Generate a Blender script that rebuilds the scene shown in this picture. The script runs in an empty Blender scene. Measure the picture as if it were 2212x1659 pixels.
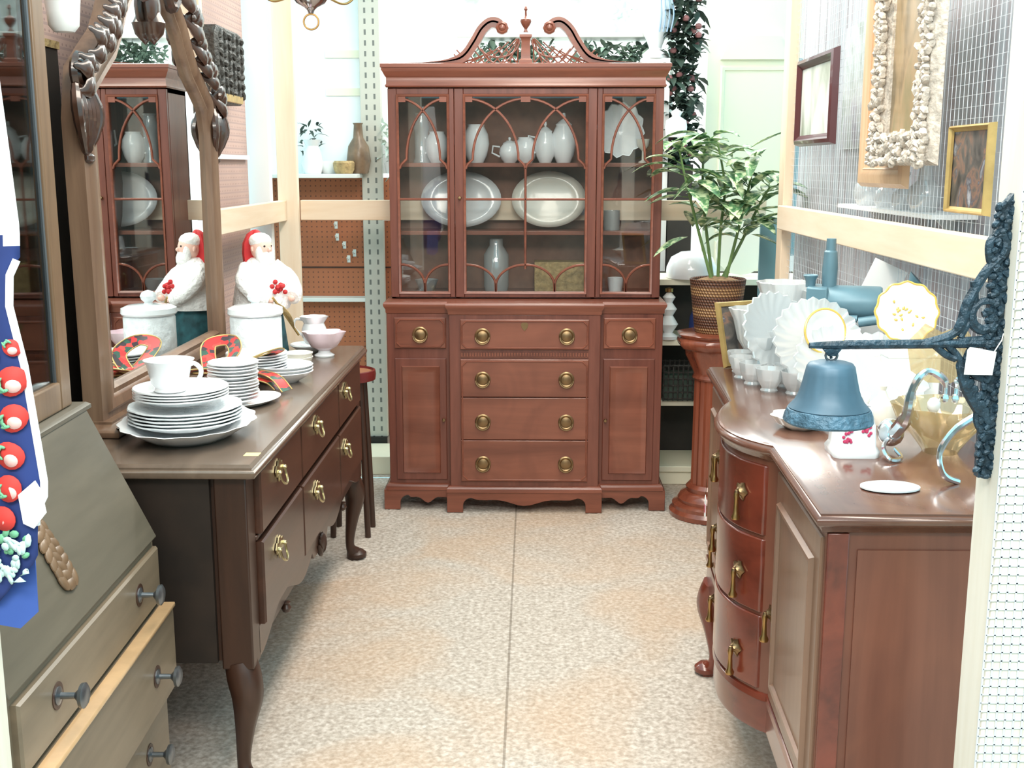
EXPO=0.1
WCOL=(.42,.84,.95,1); WSTR=1.4
LIGHTS=[('tube_light_aisle',(.10,3.2,3.1),.5,5.0,112,(1,.86,.73)),
 ('front_fill_light',(-.2,-.6,3.2),3.0,.8,135,(1,.90,.81),(.5,0,0)),  # added fill above the camera, brightens faces turned to the viewer
 ('back_fill_light',(0,6.6,3.4),6,.6,230)]  # added fill behind the booth, bleaches the background white
import bpy, bmesh, math, random
from mathutils import Vector, Matrix, noise
random.seed(7)
R=random.random; U=random.uniform; PI=math.pi
sc=bpy.context.scene; COL=sc.collection
# ------------------------------------------------------------------ materials
def lin(c): c/=255.; return c/12.92 if c<=.04045 else ((c+.055)/1.055)**2.4
def rgb(r,g,b): return (lin(r),lin(g),lin(b),1)
class NT:
    def __init__(s,name):
        s.m=bpy.data.materials.new(name); s.m.use_nodes=True; s.t=s.m.node_tree
        s.b=s.t.nodes['Principled BSDF']; s.out=s.t.nodes['Material Output']
    def n(s,t,**k):
        x=s.t.nodes.new(t)
        for a,b in k.items():
            if a in x.inputs: x.inputs[a].default_value=b
            else: setattr(x,a,b)
        return x
    def l(s,a,b): s.t.links.new(a,b)
    def coord(s,scale=(1,1,1),rot=(0,0,0),kind='Object'):
        c=s.n('ShaderNodeTexCoord'); m=s.n('ShaderNodeMapping'); s.l(c.outputs[kind],m.inputs['Vector'])
        m.inputs['Scale'].default_value=scale; m.inputs['Rotation'].default_value=rot
        return m.outputs[0]
    def ramp(s,fac,stops):
        r=s.n('ShaderNodeValToRGB'); s.l(fac,r.inputs[0]); e=r.color_ramp.elements
        while len(e)<len(stops): e.new(.5)
        for i,(p,c) in enumerate(stops): e[i].position=p; e[i].color=c
        return r.outputs[0]
    def mix(s,fac,a,b):
        m=s.n('ShaderNodeMix',data_type='RGBA')
        for sock,v in ((m.inputs[0],fac),(m.inputs[6],a),(m.inputs[7],b)):
            if hasattr(v,'links') : s.l(v,sock)
            else: sock.default_value=v
        return m.outputs[2]
    def math(s,op,a,b=None):
        m=s.n('ShaderNodeMath',operation=op)
        for i,v in enumerate((a,b)):
            if v is None: continue
            if hasattr(v,'links'): s.l(v,m.inputs[i])
            else: m.inputs[i].default_value=v
        return m.outputs[0]
    def bump(s,h,st=.3,d=.01):
        b=s.n('ShaderNodeBump'); b.inputs['Strength'].default_value=st; b.inputs['Distance'].default_value=d
        s.l(h,b.inputs['Height']); s.l(b.outputs[0],s.b.inputs['Normal'])
def pm(name,c,rough=.5,metal=0,spec=.5,coat=0,var=0,vs=20,bump=0,**k):
    t=NT(name); b=t.b; b.inputs['Base Color'].default_value=c; b.inputs['Roughness'].default_value=rough
    b.inputs['Metallic'].default_value=metal; b.inputs['Specular IOR Level'].default_value=spec; b.inputs['Coat Weight'].default_value=coat
    if var or bump:
        nz=t.n('ShaderNodeTexNoise',Scale=vs,Detail=4.); t.l(t.coord(),nz.inputs['Vector'])
        if var:
            d=tuple(x*(1-var) for x in c[:3])+(1,); e=tuple(min(1,x*(1+var)) for x in c[:3])+(1,)
            t.l(t.ramp(nz.outputs[0],[(.3,d),(.7,e)]),b.inputs['Base Color'])
        if bump: t.bump(nz.outputs[0],bump)
    for a,v in k.items(): b.inputs[a].default_value=v
    return t.m
def wood(name,c1,c2,axis='z',sc_=14,rough=.35,coat=.0,spec=.5,fig=0,c3=None):
    t=NT(name); st={'x':(.09,1,1),'y':(1,.09,1),'z':(1,1,.09)}[axis]
    v=t.coord(st); n1=t.n('ShaderNodeTexNoise',Scale=float(sc_),Detail=6.,Roughness=.62,Distortion=.8); t.l(v,n1.inputs['Vector'])
    n2=t.n('ShaderNodeTexNoise',Scale=sc_*5.,Detail=3.); t.l(v,n2.inputs['Vector'])
    f=t.math('ADD',t.math('MULTIPLY',n1.outputs[0],.75),t.math('MULTIPLY',n2.outputs[0],.25))
    col=t.ramp(f,[(.33,c1),(.5,tuple((a+b)/2 for a,b in zip(c1,c2))),(.68,c2)])
    if fig:
        n3=t.n('ShaderNodeTexNoise',Scale=5.,Detail=2.,Distortion=1.5); t.l(t.coord((1,1,.6)),n3.inputs['Vector'])
        col=t.mix(t.ramp(n3.outputs[0],[(.4,(0,0,0,1)),(.7,(fig,fig,fig,1))]),col,c3 or c1)
    t.l(col,t.b.inputs['Base Color']); t.b.inputs['Roughness'].default_value=rough
    t.b.inputs['Coat Weight'].default_value=coat; t.b.inputs['Coat Roughness'].default_value=.15; t.b.inputs['Specular IOR Level'].default_value=spec
    t.bump(n2.outputs[0],.06,.004); return t.m
def glassy(name,fac=.1,tint=(1,1,1,1),rough=.02,body=None,bodyfac=.2):
    t=NT(name); g=t.n('ShaderNodeBsdfGlossy'); g.inputs['Roughness'].default_value=rough
    tr=t.n('ShaderNodeBsdfTransparent'); tr.inputs[0].default_value=tint
    base=tr.outputs[0]
    if body:
        d=t.n('ShaderNodeBsdfTranslucent'); d.inputs[0].default_value=body
        d2=t.n('ShaderNodeBsdfDiffuse'); d2.inputs[0].default_value=body
        m0=t.n('ShaderNodeMixShader'); t.l(d.outputs[0],m0.inputs[1]); t.l(d2.outputs[0],m0.inputs[2])
        m1=t.n('ShaderNodeMixShader'); m1.inputs[0].default_value=bodyfac; t.l(base,m1.inputs[1]); t.l(m0.outputs[0],m1.inputs[2]); base=m1.outputs[0]
    lw=t.n('ShaderNodeLayerWeight'); lw.inputs[0].default_value=.35
    f=t.math('ADD',t.math('MULTIPLY',lw.outputs[0],.5),fac)
    m=t.n('ShaderNodeMixShader'); t.l(f,m.inputs[0]); t.l(base,m.inputs[1]); t.l(g.outputs[0],m.inputs[2]); t.l(m.outputs[0],t.out.inputs[0])
    return t.m
M={}
M['cab']=wood('cabinet_mahogany',rgb(94,50,40),rgb(130,76,62),'z',12,.34,.25)
M['cabx']=wood('cabinet_mahogany_rail',rgb(106,57,42),rgb(148,86,66),'x',12,.32,.3)
M['cabd']=wood('cabinet_drawer_veneer',rgb(108,60,45),rgb(150,90,70),'x',5,.34,.25,fig=.5,c3=rgb(98,54,42))
M['cabin']=pm('cabinet_inside_wood',rgb(146,104,86),.6,var=.15)
M['side']=wood('sideboard_walnut',rgb(46,28,20),rgb(70,44,32),'z',10,.4,.1)
M['sidef']=wood('sideboard_drawer_walnut',rgb(54,33,24),rgb(80,50,37),'y',9,.33,.2)
M['sidet']=wood('sideboard_top_walnut_sheen',rgb(96,80,68),rgb(124,106,92),'y',9,.22,.45)  # walnut made paler and greyer: reflected sheen painted into the top
M['sided']=pm('sideboard_end_panel',rgb(38,27,20),.6,var=.4,vs=9)
M['mirw']=wood('mirror_frame_wood',rgb(102,76,60),rgb(140,112,90),'z',12,.36,.2)
M['carv']=pm('carved_frame_wood',rgb(66,44,34),.28,coat=.6,var=.3,vs=25)
M['desk']=wood('desk_olive_wood',rgb(104,92,76),rgb(134,118,98),'y',9,.42,.15)
M['deskl']=wood('desk_lid_wood',rgb(86,80,68),rgb(106,98,84),'y',9,.45,.1)
M['deske']=pm('drawer_edge_lit',rgb(196,160,120),.25,coat=.5,var=.1)  # pale tone stands for light catching the pulled-out drawer's top edge
M['book']=wood('bookcase_stile_wood',rgb(104,80,58),rgb(136,108,82),'z',12,.4,.15)
M['dark']=pm('dark_interior_wood',rgb(48,42,38),.6,var=.3,vs=8)
M['buf']=wood('buffet_mahogany',rgb(92,52,40),rgb(124,76,60),'z',9,.3,.3,fig=.4,c3=rgb(138,84,62))
M['buff']=wood('buffet_front_mahogany',rgb(80,36,26),rgb(122,58,42),'y',8,.22,.6,fig=.35,c3=rgb(140,62,44))
M['bufp']=wood('buffet_olive_panel',rgb(112,84,68),rgb(136,104,84),'z',10,.35,.3)
M['buft']=wood('buffet_top_mahogany',rgb(86,54,44),rgb(114,76,62),'y',9,.18,.55,fig=.3,c3=rgb(132,96,74))
M['ped']=wood('pedestal_redwood',rgb(110,54,38),rgb(152,84,60),'z',12,.25,.6)
M['pine']=wood('pine_lumber',rgb(230,204,174),rgb(244,228,206),'z',9,.6)
M['piney']=wood('pine_lumber_y',rgb(230,204,174),rgb(244,228,206),'y',9,.6)
M['pinex']=wood('pine_lumber_x',rgb(230,204,174),rgb(244,228,206),'x',9,.6)
M['stool']=wood('stool_tan_seat',rgb(150,98,68),rgb(176,120,88),'x',9,.4)
M['red']=pm('dark_red_lacquer',rgb(112,34,34),.3,coat=.4)
M['brass']=pm('aged_brass',rgb(176,140,90),.32,1)
M['brassd']=pm('antique_brass',rgb(150,124,92),.38,1)
M['brassb']=pm('bright_brass',rgb(196,186,148),.28,1)
M['gold']=pm('gold_leaf',rgb(192,164,106),.45,.6,var=.2)
M['steel']=pm('grey_steel_knob',rgb(128,134,140),.35,.9)
M['silver']=pm('silver_plate',rgb(232,236,240),.16,1)
M['china']=pm('white_china',rgb(240,242,244),.15,coat=.5)
M['cream']=pm('cream_china',rgb(242,238,226),.2,coat=.4)
M['pink']=pm('pink_china',rgb(238,214,222),.2,coat=.4)
M['rim']=pm('yellow_gold_rim',rgb(242,206,110),.25,.3)
M['lace']=pm('embossed_white_china',rgb(226,230,232),.35,var=.12,vs=40,bump=.6)
M['rose']=pm('rose_print',rgb(206,70,110),.3)
M['leafp']=pm('leaf_print',rgb(90,130,90),.3)
M['white']=pm('white_paint',rgb(240,242,242),.5)
M['whitew']=wood('white_washed_post',rgb(222,214,196),rgb(240,236,226),'z',10,.6)
M['wallw']=pm('white_wall_paint',rgb(244,246,246),.8)
M['farw']=pm('brown_reflection_wall',rgb(128,112,100),.8,var=.35,vs=1.6)
M['shelf']=pm('white_steel_shelf',rgb(232,238,234),.4)
M['black']=pm('black_plastic',rgb(24,24,26),.5)
M['iron']=pm('cast_iron_blue_black',rgb(44,66,80),.45,.3,var=.45,vs=70,bump=.8)
M['bell']=pm('patinated_bell_metal',rgb(72,100,118),.45,.2,var=.2,vs=14,bump=.1)
M['bellr']=pm('patinated_relief',rgb(74,106,126),.5,.2,var=.3,vs=60,bump=1)
M['can']=pm('blue_grey_tin',rgb(98,132,146),.4,.15,var=.12,vs=12)
M['glass']=glassy('cabinet_glass',.06,(.97,.985,.985,1))
M['crystal']=glassy('cut_crystal',.16,(.97,.99,1,1),.06,(.96,.99,1,1),.72)
M['amber']=glassy('amber_glass',.12,(.96,.88,.7,1),.04,(.85,.7,.45,1),.3)
M['mirror']=pm('silvered_mirror',(.80,.84,.84,1),.0,1)
M['bglass']=glassy('bookcase_glass',.10,(.55,.62,.62,1))
M['paper']=pm('white_paper_tag',rgb(248,248,246),.6)
M['sticker']=pm('yellow_sticker',rgb(240,226,150),.5)
M['skin']=pm('doll_skin',rgb(240,196,180),.5)
M['fur']=pm('white_fur',rgb(246,244,242),.9,var=.06,vs=60,bump=.8)
M['redc']=pm('red_cloth',rgb(190,40,44),.7,var=.15)
M['wire']=pm('galvanised_wire',rgb(214,220,226),.5,.0)
M['chrome']=pm('lamp_chrome',rgb(190,186,190),.12,1)
M['dplaque']=pm('black_carved_wood',rgb(58,56,52),.5,var=.5,vs=60,bump=1)
M['leafd']=pm('dark_foliage',rgb(58,76,66),.6,var=.4,vs=15)
M['leafg']=pm('grey_green_foliage',rgb(126,150,136),.6,var=.3,vs=15)
M['leafw']=pm('pale_frosted_foliage',rgb(210,226,216),.6,var=.15)
M['mar']=pm('maroon_petals',rgb(138,92,92),.6,var=.3)
M['stem']=pm('plant_stem',rgb(108,140,84),.5,var=.15)
M['moss']=pm('tan_moss',rgb(186,150,116),.9,var=.3,vs=60,bump=1)
M['navy']=pm('navy_cotton',rgb(36,56,116),.8,var=.2,vs=8)
M['bluec']=pm('plain_blue_cotton',rgb(62,94,172),.8,var=.1,vs=6)
M['tom']=pm('tomato_print',rgb(226,66,60),.8,var=.06)
M['tomh']=pm('tomato_print_highlight',rgb(250,196,190),.8)
M['veg']=pm('green_leaf_print',rgb(120,190,150),.8)
M['vegl']=pm('pale_cabbage_print',rgb(206,240,236),.8,var=.1,vs=40)
M['wc']=pm('white_cotton',rgb(244,244,248),.85)
M['greyc']=pm('slate_cotton',rgb(128,146,172),.85)
M['teal']=pm('teal_folk_skirt',rgb(44,92,100),.7,var=.5,vs=30)
M['tan']=pm('tan_wicker',rgb(176,150,104),.7,var=.3,vs=50,bump=.8)
M['blueb']=pm('blue_grey_board',rgb(118,158,170),.6)
M['creamp']=pm('cream_paint',rgb(242,238,214),.5)
M['brownp']=pm('brown_bottle_glaze',rgb(120,100,80),.3,var=.3)
M['bluew']=pm('pale_blue_glaze',rgb(168,196,226),.3)
M['shadeg']=pm('milk_glass',rgb(248,250,250),.2,coat=.4)
def peg(name,c,hole,ax=(0,2),pitch=.0254,lines=0,linec=None):
    t=NT(name); c0=t.n('ShaderNodeTexCoord'); s=t.n('ShaderNodeSeparateXYZ'); t.l(c0.outputs['Object'],s.inputs[0])
    d=[]
    for a in ax:
        f=t.math('FRACT',t.math('MULTIPLY',s.outputs[a],1/pitch)); g=t.math('SUBTRACT',f,.5); d.append(t.math('MULTIPLY',g,g))
    r=t.math('LESS_THAN',t.math('ADD',d[0],d[1]),.018)
    nz=t.n('ShaderNodeTexNoise',Scale=3.,Detail=4.); t.l(c0.outputs['Object'],nz.inputs['Vector'])
    col=t.ramp(nz.outputs[0],[(.35,tuple(x*.85 for x in c[:3])+(1,)),(.65,c)])
    if lines:
        f=t.math('LESS_THAN',t.math('FRACT',t.math('MULTIPLY',s.outputs[2],1/lines)),.28); col=t.mix(f,col,linec)
    t.l(t.mix(r,col,hole),t.b.inputs['Base Color']); t.b.inputs['Roughness'].default_value=.7
    return t.m
M['pegb']=peg('orange_brown_pegboard',rgb(184,112,76),rgb(100,66,56))
M['pegl']=peg('rosy_brown_pegboard',rgb(196,166,156),rgb(156,130,124),(1,2),.0254,.0254,rgb(176,150,144))
def slatted():
    t=NT('pale_lavender_panel'); v=t.coord((0.0,9,0.15)); n=t.n('ShaderNodeTexNoise',Scale=3.,Detail=4.); t.l(v,n.inputs['Vector'])
    t.l(t.ramp(n.outputs[0],[(.3,rgb(142,140,148)),(.45,rgb(178,174,182)),(.55,rgb(186,196,206)),(.7,rgb(210,212,220))]),t.b.inputs['Base Color']); t.b.inputs['Roughness'].default_value=.45
    return t.m
M['panel']=slatted()
def upright():
    t=NT('slotted_grey_upright'); c0=t.n('ShaderNodeTexCoord'); s=t.n('ShaderNodeSeparateXYZ'); t.l(c0.outputs['Object'],s.inputs[0])
    f=t.math('LESS_THAN',t.math('FRACT',t.math('MULTIPLY',s.outputs[2],1/.05)),.5)
    x=t.math('LESS_THAN',t.math('ABSOLUTE',t.math('SUBTRACT',t.math('ABSOLUTE',s.outputs[0]),.02)),.005)
    t.l(t.mix(t.math('MULTIPLY',f,x),rgb(196,198,188),rgb(110,116,112)),t.b.inputs['Base Color']); t.b.inputs['Roughness'].default_value=.5
    return t.m
M['upr']=upright()
def carpet():
    t=NT('beige_shag_carpet'); c0=t.n('ShaderNodeTexCoord'); o=c0.outputs['Object']
    def nz(s,d=4.,dist=0.):
        n=t.n('ShaderNodeTexNoise',Scale=s,Detail=d,Distortion=dist); t.l(o,n.inputs['Vector']); return n.outputs[0]
    a=t.ramp(nz(70.,3.),[(.30,rgb(162,151,140)),(.5,rgb(188,177,166)),(.68,rgb(210,201,192))])
    b=t.mix(t.ramp(nz(1.6,3.,.6),[(.45,(0,0,0,1)),(.62,(.36,.36,.36,1))]),a,rgb(198,158,120))
    b=t.mix(t.ramp(nz(22.,3.),[(.32,(.16,.16,.16,1)),(.5,(0,0,0,1))]),b,rgb(150,140,126))
    s=t.n('ShaderNodeSeparateXYZ'); t.l(o,s.inputs[0])
    sm=t.math('LESS_THAN',t.math('ABSOLUTE',t.math('ADD',s.outputs[0],.068)),.0035)
    b=t.mix(t.math('MULTIPLY',sm,.5),b,rgb(96,84,70))
    t.l(b,t.b.inputs['Base Color']); t.b.inputs['Roughness'].default_value=1; t.b.inputs['Specular IOR Level'].default_value=.1
    t.bump(nz(160.,2.),.35,.004); return t.m
M['carpet']=carpet()
def variegated():
    t=NT('variegated_leaf'); n=t.n('ShaderNodeTexNoise',Scale=34.,Detail=4.,Distortion=.6); t.l(t.coord((1,1,1)),n.inputs['Vector'])
    t.l(t.ramp(n.outputs[0],[(.36,rgb(54,98,68)),(.48,rgb(104,148,100)),(.58,rgb(212,228,184))]),t.b.inputs['Base Color']); t.b.inputs['Roughness'].default_value=.35
    return t.m
M['varg']=variegated()
def wicker():
    t=NT('banded_wicker'); c0=t.n('ShaderNodeTexCoord'); s=t.n('ShaderNodeSeparateXYZ'); t.l(c0.outputs['Object'],s.inputs[0])
    z=s.outputs[2]; an=t.math('ARCTAN2',s.outputs[1],s.outputs[0])
    w=t.math('ADD',t.math('SINE',t.math('MULTIPLY',z,520.)),t.math('SINE',t.math('ADD',t.math('MULTIPLY',an,52.),t.math('MULTIPLY',z,260.))))
    band=t.math('GREATER_THAN',t.math('SINE',t.math('ADD',t.math('MULTIPLY',z,74.),1.2)),.1)
    a=t.ramp(w,[(.0,rgb(74,48,36)),(1.,rgb(130,88,66))]); b=t.ramp(w,[(.0,rgb(116,82,54)),(1.,rgb(196,154,108))])
    t.l(t.mix(band,a,b),t.b.inputs['Base Color']); t.b.inputs['Roughness'].default_value=.5; t.bump(w,.5,.004); return t.m
M['wick']=wicker()
def plaid():
    t=NT('red_green_plaid'); v=t.coord((1,1,1),(.5,.4,.7)); n=t.n('ShaderNodeTexVoronoi',Scale=60.); t.l(v,n.inputs['Vector'])
    s=t.n('ShaderNodeSeparateColor'); t.l(n.outputs['Color'],s.inputs[0])
    r=t.n('ShaderNodeValToRGB'); r.color_ramp.interpolation='CONSTANT'; t.l(s.outputs[0],r.inputs[0]); e=r.color_ramp.elements
    for p,c in ((.42,rgb(40,84,68)),(.66,rgb(58,40,48)),(.84,rgb(222,70,60))): q=e.new(p); q.color=c
    e[0].color=rgb(206,44,44); e[-1].color=rgb(150,166,178)
    t.l(r.outputs[0],t.b.inputs['Base Color']); t.b.inputs['Roughness'].default_value=.5; return t.m
M['plaid']=plaid()
def painting(name,stops,scale=3,st=(1,1,1)):
    t=NT(name); n=t.n('ShaderNodeTexNoise',Scale=float(scale),Detail=6.,Distortion=1.2); t.l(t.coord(st),n.inputs['Vector'])
    t.l(t.ramp(n.outputs[0],stops),t.b.inputs['Base Color']); t.b.inputs['Roughness'].default_value=.3; return t.m
M['pt_canvas']=painting('brown_canvas',[(.35,rgb(128,112,86)),(.5,rgb(176,150,116)),(.65,rgb(150,138,104))],7,(1,1,.5))
M['pt_dark']=painting('dark_landscape',[(.34,rgb(62,62,62)),(.47,rgb(98,94,90)),(.54,rgb(140,108,92)),(.60,rgb(88,88,94)),(.75,rgb(190,192,200))],14)
M['pt_pale']=painting('pale_landscape',[(.34,rgb(150,160,140)),(.48,rgb(206,212,202)),(.6,rgb(236,238,234)),(.75,rgb(186,178,178))],5,(1,1,.4))
M['pt_bg']=painting('faded_hanging_tapestry',[(.3,rgb(150,164,158)),(.5,rgb(206,214,216)),(.7,rgb(176,170,190))],6)
M['ornate']=pm('silvered_gesso',rgb(206,196,184),.5,var=.35,vs=60,bump=.8)
M['tanf']=wood('tan_frame_wood',rgb(206,166,130),rgb(228,192,156),'z',10,.4,.2)
M['dkf']=pm('dark_red_frame',rgb(84,40,44),.35,coat=.3)
# ------------------------------------------------------------------ mesh tools
ID=lambda a,b,c:(a,b,c)
FY=lambda y:(lambda a,b,c:(a,y-c,b))       # a=x b=z, c grows towards the viewer (-Y)
FX=lambda x:(lambda a,b,c:(x+c,a,b))       # a=y b=z, c grows towards +X
FXn=lambda x:(lambda a,b,c:(x-c,a,b))      # c grows towards -X
def offs(p,d,closed=True):
    n=len(p); out=[]
    area=sum(p[i][0]*p[(i+1)%n][1]-p[(i+1)%n][0]*p[i][1] for i in range(n)); sg=1 if (area>0 or not closed) else -1
    for i in range(n):
        a=p[i-1] if (closed or i>0) else None; b=p[i]; c=p[(i+1)%n] if (closed or i<n-1) else None
        ns=[]
        for q,r in ((a,b),(b,c)):
            if q is None or r is None: continue
            dx,dy=r[0]-q[0],r[1]-q[1]; l=math.hypot(dx,dy)
            if l>1e-9: ns.append((dy/l*sg,-dx/l*sg))
        if not ns: out.append(b); continue
        if len(ns)==1: nx,ny=ns[0]; k=1
        else:
            nx,ny=ns[0][0]+ns[1][0],ns[0][1]+ns[1][1]; l=math.hypot(nx,ny) or 1; nx/=l; ny/=l
            k=1/max(.35,nx*ns[0][0]+ny*ns[0][1])
        out.append((b[0]+nx*d*k,b[1]+ny*d*k))
    return out
def arc(cx,cy,rx,ry,a0,a1,n=10):
    return [(cx+rx*math.cos(math.radians(a0+(a1-a0)*i/n)),cy+ry*math.sin(math.radians(a0+(a1-a0)*i/n))) for i in range(n+1)]
def spl(pts,n=6,closed=False):
    P=[Vector(p) for p in pts]; m=len(P); out=[]
    for i in range(m if closed else m-1):
        g=(lambda k:P[k%m]) if closed else (lambda k:P[max(0,min(m-1,k))])
        a,b,c,d=g(i-1),g(i),g(i+1),g(i+2)
        for j in range(n):
            t=j/n; out.append(tuple(.5*((2*b)+(c-a)*t+(2*a-5*b+4*c-d)*t*t+(3*b-a-3*c+d)*t**3)))
    if not closed: out.append(tuple(P[-1]))
    return out
def rect(x0,x1,y0,y1): return [(x0,y0),(x1,y0),(x1,y1),(x0,y1)]
def clip(x0,x1,y0,y1,c): return [(x0+c,y0),(x1-c,y0),(x1,y0+c),(x1,y1-c),(x1-c,y1),(x0+c,y1),(x0,y1-c),(x0,y0+c)]
class MB:
    def __init__(s): s.bm=bmesh.new(); s.m=0
    def v(s,p): return s.bm.verts.new(p)
    def f(s,vs):
        try: f=s.bm.faces.new(vs)
        except ValueError: return
        f.material_index=s.m
    def box(s,x0,x1,y0,y1,z0,z1):
        a=[s.v(p) for p in ((x0,y0,z0),(x1,y0,z0),(x1,y1,z0),(x0,y1,z0),(x0,y0,z1),(x1,y0,z1),(x1,y1,z1),(x0,y1,z1))]
        for q in ((3,2,1,0),(4,5,6,7),(0,1,5,4),(1,2,6,5),(2,3,7,6),(3,0,4,7)): s.f([a[i] for i in q])
        return s
    def slab(s,poly,prof,mp=ID):
        rings=[[s.v(mp(a,b,c)) for a,b in offs(poly,d)] for d,c in prof]; n=len(poly)
        for r,q in zip(rings,rings[1:]):
            for i in range(n): s.f([r[i],r[(i+1)%n],q[(i+1)%n],q[i]])
        s.f(rings[0][::-1]); s.f(rings[-1]); return s
    def prism(s,poly,c0,c1,mp=ID): return s.slab(poly,[(0,c0),(0,c1)],mp)
    def ring(s,poly,prof,mp=ID):
        rings=[[s.v(mp(a,b,c)) for a,b in offs(poly,d)] for d,c in prof]; n=len(poly); k=len(rings)
        for j in range(k):
            r,q=rings[j],rings[(j+1)%k]
            for i in range(n): s.f([r[i],r[(i+1)%n],q[(i+1)%n],q[i]])
        return s
    def lathe(s,prof,c=(0,0,0),n=24,sx=1,sy=1,fn=None,mat=None):
        rings=[]; c=Vector(c)
        for r,z in prof:
            if r<1e-6: rings.append([s.v(c+(mat@Vector((0,0,z)) if mat else Vector((0,0,z))))]); continue
            rg=[]
            for i in range(n):
                a=2*PI*i/n; q=r*(fn(a,r,z) if fn else 1); p=Vector((q*sx*math.cos(a),q*sy*math.sin(a),z)); rg.append(s.v(c+(mat@p if mat else p)))
            rings.append(rg)
        for r,q in zip(rings,rings[1:]):
            if len(r)==1 and len(q)==1: continue
            for i in range(n):
                j=(i+1)%n
                if len(r)==1: s.f([r[0],q[j],q[i]])
                elif len(q)==1: s.f([r[i],r[j],q[0]])
                else: s.f([r[i],r[j],q[j],q[i]])
        for e in (rings[0],rings[-1]):
            if len(e)>1: s.f(e)
        return s
    def ell(s,c,r,n=12,mat=None):
        k=max(4,n//2); return s.lathe([(0 if i in(0,k) else math.sin(PI*i/k),-math.cos(PI*i/k)) for i in range(k+1)],c,n,mat=(mat or Matrix.Identity(3))@Matrix.Diagonal(Vector(r)))
    def tube(s,pts,r,n=8,closed=False,sx=1,sy=1,up=None,cap=True):
        P=[Vector(p) for p in pts]; m=len(P); rr=r if isinstance(r,(list,tuple)) else [r]*m
        if len(rr)!=m: rr=[rr[0]+(rr[-1]-rr[0])*i/(m-1) if len(rr)==2 else rr[min(len(rr)-1,int(i*len(rr)/m))] for i in range(m)]
        T=[]
        for i in range(m):
            a=P[i-1] if (i>0 or closed) else P[0]; b=P[(i+1)%m] if (i<m-1 or closed) else P[-1]
            d=(b-a); T.append(d.normalized() if d.length>1e-9 else Vector((0,0,1)))
        N=Vector(up) if up else (Vector((0,0,1)) if abs(T[0].z)<.9 else Vector((1,0,0)))
        rings=[]
        for i in range(m):
            N=N-T[i]*N.dot(T[i]); N=N.normalized() if N.length>1e-6 else T[i].orthogonal().normalized(); B=T[i].cross(N)
            rings.append([s.v(P[i]+(N*math.cos(2*PI*k/n)*sx+B*math.sin(2*PI*k/n)*sy)*rr[i]) for k in range(n)])
        for j in range(m if closed else m-1):
            a,b=rings[j],rings[(j+1)%m]
            for k in range(n): s.f([a[k],a[(k+1)%n],b[(k+1)%n],b[k]])
        if not closed and cap: s.f(rings[0][::-1]); s.f(rings[-1])
        return s
    def blade(s,base,d,L,W,droop=.3,n=5,up=(0,0,1),cup=.15):
        d=Vector(d).normalized(); b=Vector(base); sd=d.cross(Vector(up)); sd=sd.normalized() if sd.length>1e-4 else Vector((1,0,0)); u=sd.cross(d)
        rows=[]
        for i in range(n+1):
            t=i/n; w=W*.5*(math.sin(PI*t**.8)**.8 if 0<t<1 else .02)
            c=b+d*L*t-Vector((0,0,1))*droop*L*t*t; rows.append((s.v(c-sd*w+u*w*cup*2),s.v(c),s.v(c+sd*w+u*w*cup*2)))
        for a,c in zip(rows,rows[1:]):
            s.f([a[0],a[1],c[1],c[0]]); s.f([a[1],a[2],c[2],c[1]])
        return s
    def leafy(s,c,r,n,L=.06,W=.025,up=.3):
        for _ in range(n):
            d=Vector((U(-1,1),U(-1,1),U(-.6,1)+up)); p=Vector(c)+Vector((U(-1,1)*r[0],U(-1,1)*r[1],U(-1,1)*r[2])); s.blade(p,d,L*U(.6,1.3),W*U(.7,1.3),U(.1,.6),3)
        return s
    def build(s,name,mats,parent=None,loc=None,bev=0,sm=True,ang=38,rz=0,solid=0):
        bm=s.bm; bmesh.ops.recalc_face_normals(bm,faces=bm.faces[:])
        if sm:
            ca=math.radians(ang)
            for f in bm.faces: f.smooth=True
            for e in bm.edges:
                if len(e.link_faces)==2 and e.calc_face_angle(0)>ca: e.smooth=False
        me=bpy.data.meshes.new(name); bm.to_mesh(me); bm.free()
        for m in (mats if isinstance(mats,(list,tuple)) else [mats]): me.materials.append(M[m])
        o=bpy.data.objects.new(name,me); COL.objects.link(o)
        if parent: o.parent=parent
        if loc: o.location=loc
        if rz: o.rotation_euler=(0,0,rz)
        if solid: md=o.modifiers.new('solid','SOLIDIFY'); md.thickness=solid
        if bev: md=o.modifiers.new('bevel','BEVEL'); md.width=bev; md.segments=2; md.limit_method='ANGLE'; md.angle_limit=math.radians(40)
        return o
def tag(o,label,cat,group=None):
    o['label']=label; o['category']=cat
    if group: o['group']=group
    return o
def thing(name,label,cat,loc=(0,0,0),rz=0,group=None):
    o=bpy.data.objects.new(name,None); COL.objects.link(o); o.location=loc; o.rotation_euler=(0,0,rz); o.empty_display_size=.05
    return tag(o,label,cat,group)
def struct(o): o['kind']='structure'; return o
def dup(root,loc=None,rz=None,label=None,scale=None):
    r=root.copy(); COL.objects.link(r)
    if loc: r.location=loc
    if rz is not None: r.rotation_euler=(0,0,rz)
    if label: r['label']=label
    if scale: r.scale=(scale,)*3
    for ch in list(root.children):
        c=ch.copy(); COL.objects.link(c); c.parent=r
        for g in list(ch.children): d=g.copy(); COL.objects.link(d); d.parent=c
    return r
def one(mb,name,mat,label,cat,loc,group=None,bev=0,rz=0,**k): return tag(mb.build(name,mat,None,loc,bev,rz=rz,**k),label,cat,group)
def rotm(ax,deg): return Matrix.Rotation(math.radians(deg),3,ax)
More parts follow.
